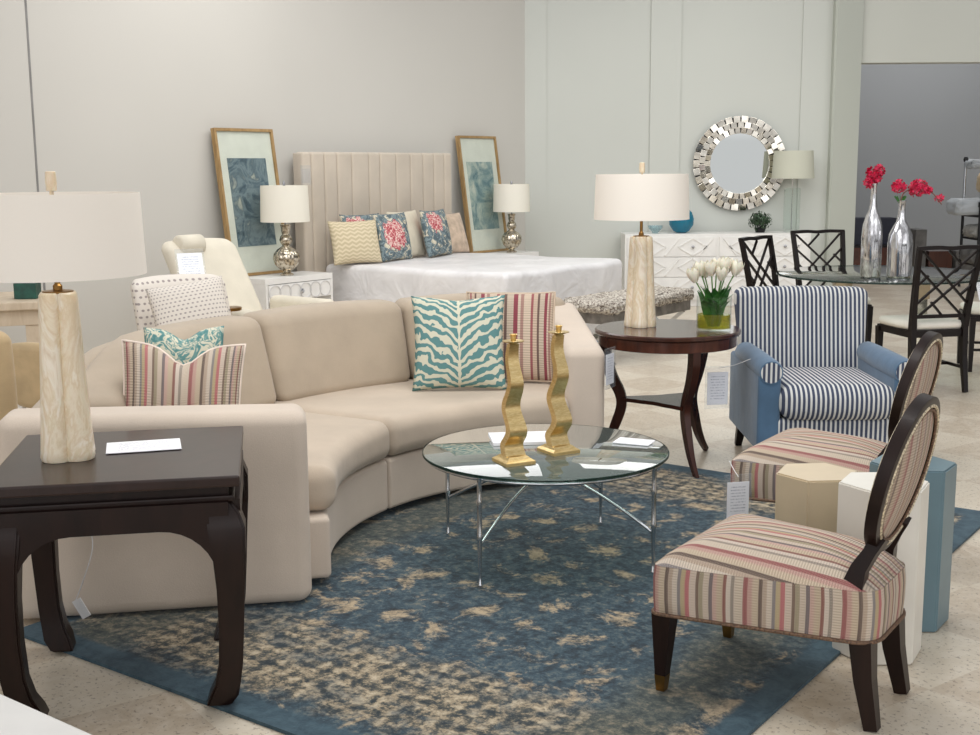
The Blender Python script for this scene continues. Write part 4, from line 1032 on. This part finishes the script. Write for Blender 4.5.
# ================================================================== CREAM RECLINER, DOTTED CHAIR (behind the sofa, left)
rc = thing('recliner', 'cream reclining lounge chair behind the dotted chair, left of the bed', 'chair', (-1.60, 8.62, 0), D(52))
def slab(p): return p
b = rbox(.62, .17, .82, .07, 4, (6, 2, 8), lambda p: Vector((p.x-.02, p.y+.33+(p.z+.2)*.6, p.z+.62)), .05); obj('backrest', b, 'cream_uph', rc, 0)
b = rbox(.66, .95, .20, .06, 3, (6, 8, 2), lambda p: Vector((p.x, p.y-.15, p.z+.36)), .1); obj('seat_cushion', b, 'cream_uph', rc, 0)
for s in (-1, 1):
    b = rbox(.13, .62, .40, .05, 3, (2, 8, 4), lambda p: Vector((p.x+s*.385, p.y+.02, p.z+.42))); obj('armrest', b, 'cream_uph', rc, 0)
b = newbm(); sweep(b, [(-.25, .62, 1.01), (-.24, .62, 1.01), (-.05, .62, 1.01), (-.04, .62, 1.01)], [.05, .075, .075, .05], 20, (0, 1, 0)); obj('neck_roll', b, 'cream_uph', rc, 0)
obj('base', bx((-.30, -.45, .003), (.30, .30, .24), .01), 'black_metal', rc)
dc2 = thing('accent_chair', 'ivory dotted fabric chair standing right behind the sofa', 'chair', (-1.78, 7.45, 0), D(40))
uvd = lambda c, n: ((c.x if abs(n.y) > .5 else c.y)*1.25+.5, c.z*1.25)
b = rbox(.62, .13, .56, .06, 4, (8, 2, 8), lambda p: Vector((p.x, p.y+.30+(p.z)*.30-.10*(p.x/.31)**2, p.z+.60)), .05); setuv(b, uvd); obj('backrest', b, 'dotted', dc2, 0)
b = rbox(.60, .62, .18, .06, 3, (6, 6, 2), lambda p: Vector((p.x, p.y, p.z+.38)), .1); setuv(b, lambda c, n: (c.x*1.25, c.y*1.25)); obj('seat_cushion', b, 'dotted', dc2, 0)
b = rbox(.56, .56, .14, .03, 3, (4, 4, 2), lambda p: Vector((p.x, p.y, p.z+.22))); obj('seat_frame', b, 'cream_uph', dc2, 0)
for sx in (-1, 1):
    for sy in (-1, 1): obj('leg', sweep(newbm(), [(sx*.23, sy*.22, .16), (sx*.25, sy*.25, .003)], [.02, .012], 4, (1, 0, 0)), 'pale_wood', dc2)
bm_, rim = pillow(.46, .44, .14, pinch=.04); 
pr = thing('throw_pillow', 'ivory dotted square pillow leaning on the dotted chair', 'pillow', (-1.73, 7.22, .475), D(22)); obj('cushion_cover', bm_, 'dotted', pr, 0, RY(D(-8)) @ RX(D(-22)))
gt = thing('drink_table', 'tiny round table with gold rim beside the cream recliner', 'table', (-1.70, 7.93, 0))
obj('table_top', lathe(newbm(), [(.075, .64), (.08, .645), (.08, .66), (.075, .662)], 40), 'brass', gt, 40)
obj('pole', lathe(newbm(), [(.012, .015), (.012, .64)], 16), 'brass', gt, 40); obj('foot', lathe(newbm(), [(.11, .002), (.11, .012), (.02, .02)], 32), 'brass', gt, 40)
# ================================================================== LEFT BACKGROUND DINING GROUP
lt = thing('wood_table', 'pale bleached wood table at the left edge behind the lamp', 'table', (-3.36, 7.72, 0), D(20))
obj('table_top', bx((-.52, -.38, .70), (.52, .38, .75), .008), 'pale_wood', lt); obj('apron', bx((-.46, -.33, .60), (.46, .33, .70), .004), 'pale_wood', lt)
for sx in (-1, 1):
    for sy in (-1, 1): obj('leg', bx((sx*.42-.04, sy*.28-.04, .003), (sx*.42+.04, sy*.28+.04, .60), .004), 'pale_wood', lt)
def tanchair(label, x, y, rz):
    c = thing('upholstered_chair', label, 'chair', (x, y, 0), rz)
    b = rbox(.50, .10, .55, .045, 4, (8, 2, 6), lambda p: Vector((p.x, p.y+.24+p.z*.12, p.z+.60)), .1); obj('backrest', b, 'tan_uph', c, 0)
    b = rbox(.50, .50, .12, .05, 3, (6, 6, 2), lambda p: Vector((p.x, p.y, p.z+.40)), .15); obj('seat_cushion', b, 'tan_uph', c, 0)
    for sx in (-1, 1):
        for sy in (-1, 1): obj('leg', sweep(newbm(), [(sx*.21, sy*.21, .38), (sx*.22, sy*.24, .003)], [.022, .014], 4, (1, 0, 0)), 'white_lacquer', c)
    return c
tanchair('tan upholstered chair with pale legs at the far left edge', -2.36, 5.3, D(200))
tanchair('tan upholstered chair farther back, seen just left of the big lamp base', -2.75, 7.3+.6, D(160)).location = (-2.50, 7.02, 0)
bpy.data.objects['upholstered_chair.001'].scale = (.7, .8, .66)
o = obj('storage_box', bx((-.07, -.05, 0), (.07, .05, .10), .004), 'green_box'); o.location = (-2.93, 7.72, .751); tag(o, 'dark green box on the pale wood table behind the big lamp', 'box')
# ================================================================== GREY ROOM BEYOND
def rack():
    r = thing('display_rack', 'metal rack of plastic wrapped pieces at the right edge in the grey room', 'rack', (6.27, 15.3, 0))
    for i, (x, y) in enumerate(((-.25, -.25), (.9, -.25), (.9, .3), (-.25, .3))):
        b = lathe(newbm(), [(.018, .003), (.018, 1.03), (.028, 1.03), (.028, 1.09), (.010, 1.09), (.010, 1.58), (.026, 1.58), (.032, 1.61), (.02, 1.64)], 12, (x, y, 0)); pole = obj('post', b, 'black_metal', r, 40)
        b = lathe(newbm(), [(.017, 1.09), (.017, 1.58)], 12, (x, y, 0), cap=False); obj('chrome_tube', b, 'chrome', pole, 40)
    for z in (.30, .62, .90): obj('shelf', bx((-.25, -.27, z), (.9, .3, z+.025)), 'black_metal', r)
    b = newbm(); bar(b, (-.25, -.25, 1.60), (.9, -.25, 1.60), .02, .02); obj('rail', b, 'black_metal', r)
    return r
rack()
def wrapped(label, lo, hi, m='plastic_wrap', cat='bundle', name='wrapped_bundle'):
    rr = random.Random(hash(label) % 100 if 0 else len(label)); dx, dy, dz = (hi[i]-lo[i] for i in range(3))
    b = rbox(dx, dy, dz, min(dx, dy, dz)*.35, 3, (10, 4, 4), lambda p: Vector((p.x+rr.gauss(0, .006), p.y+rr.gauss(0, .006), p.z+rr.gauss(0, .006))))
    o = obj(name, b, m, None, 0); o.location = [(lo[i]+hi[i])/2 for i in range(3)]; tag(o, label, cat); return o
wrapped('crumpled clear plastic bundle hanging along the top rail of the rack', (5.84, 14.92, 1.50), (6.95, 15.16, 1.60))
wrapped('crumpled clear plastic bundle across the middle of the rack', (5.75, 15.08, .93), (7.0, 15.5, 1.13))
wrapped('tan lampshade hanging under the upper plastic bundle at the right edge', (6.12, 15.20, 1.18), (6.62, 15.55, 1.47), 'tan_uph', 'lampshade', 'spare_shade')
wrapped('grey wrapped parcel on the middle shelf of the rack', (5.98, 15.1, .648), (6.5, 15.5, .80), 'wrap_grey'); wrapped('tan parcel beside the grey one on the rack', (6.55, 15.1, .648), (6.98, 15.5, .84), 'tan_uph')
wrapped('dark grey parcel low on the rack', (5.95, 15.1, .328), (6.6, 15.5, .52), 'wrap_dark')
cb = thing('wall_unit', 'dark stained open cabinet behind the silver bottle vases', 'cabinet', (5.35, 17.6, 0), 0)
obj('body', bx((-.75, -.25, .003), (.52, .25, .42), .005), 'black_wood', cb); 
obj('hutch', bx((-.72, -.05, .42), (.48, .25, .80), .005), 'navy_dark', cb)
for i in range(3): obj('door', bx((-.70+i*.41, -.265, .05), (-.32+i*.41, -.25, .39), .004), 'walnut', cb)
for i, (x0, x1, z, m, lb) in enumerate(((5.92, 6.08, .66, 'wrap_dark', 'upright dark grey carton beside the dark cabinet'), (6.12, 6.45, .36, 'walnut_top', 'low brown crate on the grey room floor right of the carton'), (6.50, 6.90, .36, 'wrap_dark', 'low grey crate on the grey room floor behind the lattice chair'))):
    o = obj('carton', bx((x0, 17.0, .003), (x1, 17.45, z), .01), m); tag(o, lb, 'box')
# ================================================================== TAGS
def hangtag(label, loc, rz, w, h, sleeve=True, name='price_tag', lean=0, card='card', cord=None):
    t = thing(name, label, 'tag', loc, rz)
    b = setuv(bx((-w/2, -.001, -h), (w/2, .001, -.0)), lambda c, n: (c.x/w+.5, c.z/h+1)); obj('card', b, card, t, None, RX(lean) @ T(0, 0, -.02))
    if sleeve: obj('plastic_sleeve', bx((-w/2-.012, -.004, -h-.03), (w/2+.012, .004, .02), .002), 'plastic', t, None, RX(lean) @ T(0, 0, -.01))
    if cord: obj('string', sweep(newbm(), catmull([(0, 0, .0), (cord[0]*.5, cord[1]*.5, cord[2]*.3), cord], 6), .0015, 5), 'paper', t)
    return t
hangtag('plastic sleeved price tag on the left side of the blue armchair', (1.165, 6.15, .53), D(8), .11, .17, cord=(.18, .02, .04))
hangtag('plastic sleeved price tag on the end of the right sofa arm', (.585, 5.875, .67), D(60), .09, .15)
hangtag('white price tag hanging off the seat of the farther slipper chair', (.94, 4.50, .385), D(12), .088, .14, cord=(.035, .17, .02))
hangtag('plastic price tag draped over the cream recliner back', (-1.96, 7.98, 1.03), D(24), .16, .20, True, 'price_tag', D(-28))
hangtag('crinkled clear plastic tag hanging on the left edge of the headboard', (-1.60, 10.82, 1.57), D(53), .10, .12, True, 'price_tag', 0, 'plastic')
hangtag('white tag propped on the dining chair seat at the right edge', (3.62, 9.0, .75), D(20), .10, .18, False, 'price_tag', D(-20))
ctg = thing('cord_tag', 'small white tag on a string hanging below the dark end table', 'tag', (-1.39, 3.97, .0))
obj('string', sweep(newbm(), catmull([(.04, -.02, .40), (.05, -.02, .30), (.01, -.02, .18), (-.02, -.02, .11)], 6), .002, 6), 'paper', ctg, 0)
obj('card', box(newbm(), (-.016, -.003, -.035), (.016, .003, .035), T(0, -.02, .085) @ RY(D(-28)), .001), 'paper', ctg)
# ================================================================== LIGHT
def area(loc, size, power, col=(1, 1, 1), rot=(0, 0, 0), sy=None):  # unseen area lights overhead, added as soft fill from above
    l = bpy.data.lights.new('fill_light', 'AREA'); l.energy = power; l.size = size; l.color = col
    if sy: l.shape = 'RECTANGLE'; l.size_y = sy
    o = bpy.data.objects.new('overhead_fill', l); COL.objects.link(o); o.location = loc; o.rotation_euler = rot; return o
area((0.2, 4.5, 4.2), 2.6, 105, (1, .99, .97))
area((-1.0, 9.0, 4.2), 2.6, 75, (1, .99, .98))
area((2.6, 10.5, 4.2), 2.6, 75, (1, 1, .96))
area((6.3, 16.4, 4.0), 2.5, 60, (1, 1, 1))  # added to brighten the grey room
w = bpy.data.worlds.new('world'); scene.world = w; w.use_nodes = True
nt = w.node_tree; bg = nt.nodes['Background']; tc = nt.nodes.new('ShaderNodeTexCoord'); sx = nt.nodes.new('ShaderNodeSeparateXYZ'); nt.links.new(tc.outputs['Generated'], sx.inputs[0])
def wramp(sock, stops):
    r = nt.nodes.new('ShaderNodeValToRGB'); nt.links.new(sock, r.inputs[0])
    while len(r.color_ramp.elements) < len(stops): r.color_ramp.elements.new(1)
    for i, (p, v) in enumerate(stops): r.color_ramp.elements[i].position = p; r.color_ramp.elements[i].color = (v, v, v, 1)
    return r.outputs[0]
def wm(op, a, b):
    m = nt.nodes.new('ShaderNodeMath'); m.operation = op
    for x, k in ((a, 0), (b, 1)):
        if isinstance(x, float): m.inputs[k].default_value = x
        else: nt.links.new(x, m.inputs[k])
    return m.outputs[0]
# invented window-like glow behind the camera, added for metal contrast and soft frontal light
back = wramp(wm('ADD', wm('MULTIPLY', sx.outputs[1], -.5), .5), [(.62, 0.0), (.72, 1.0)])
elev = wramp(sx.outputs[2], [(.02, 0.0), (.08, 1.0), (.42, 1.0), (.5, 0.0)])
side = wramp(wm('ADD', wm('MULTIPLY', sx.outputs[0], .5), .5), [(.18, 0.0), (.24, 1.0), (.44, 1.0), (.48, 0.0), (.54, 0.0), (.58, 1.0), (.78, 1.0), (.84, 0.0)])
glow_bands = wm('MULTIPLY', wm('MULTIPLY', back, elev), side)
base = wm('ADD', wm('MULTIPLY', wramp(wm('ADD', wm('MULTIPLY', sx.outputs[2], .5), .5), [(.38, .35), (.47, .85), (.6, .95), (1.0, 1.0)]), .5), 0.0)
bg.inputs[0].default_value = (.98, .985, 1, 1); nt.links.new(wm('ADD', wm('ADD', base, wm('MULTIPLY', back, .28)), wm('MULTIPLY', glow_bands, 1.3)), bg.inputs[1])  # half behind the camera lifted to brighten the mirror and camera-facing surfaces
scene.view_settings.view_transform = 'Standard'; scene.view_settings.look = 'None'; scene.view_settings.exposure = 0
scene.cycles.max_bounces = 10; scene.cycles.transparent_max_bounces = 24
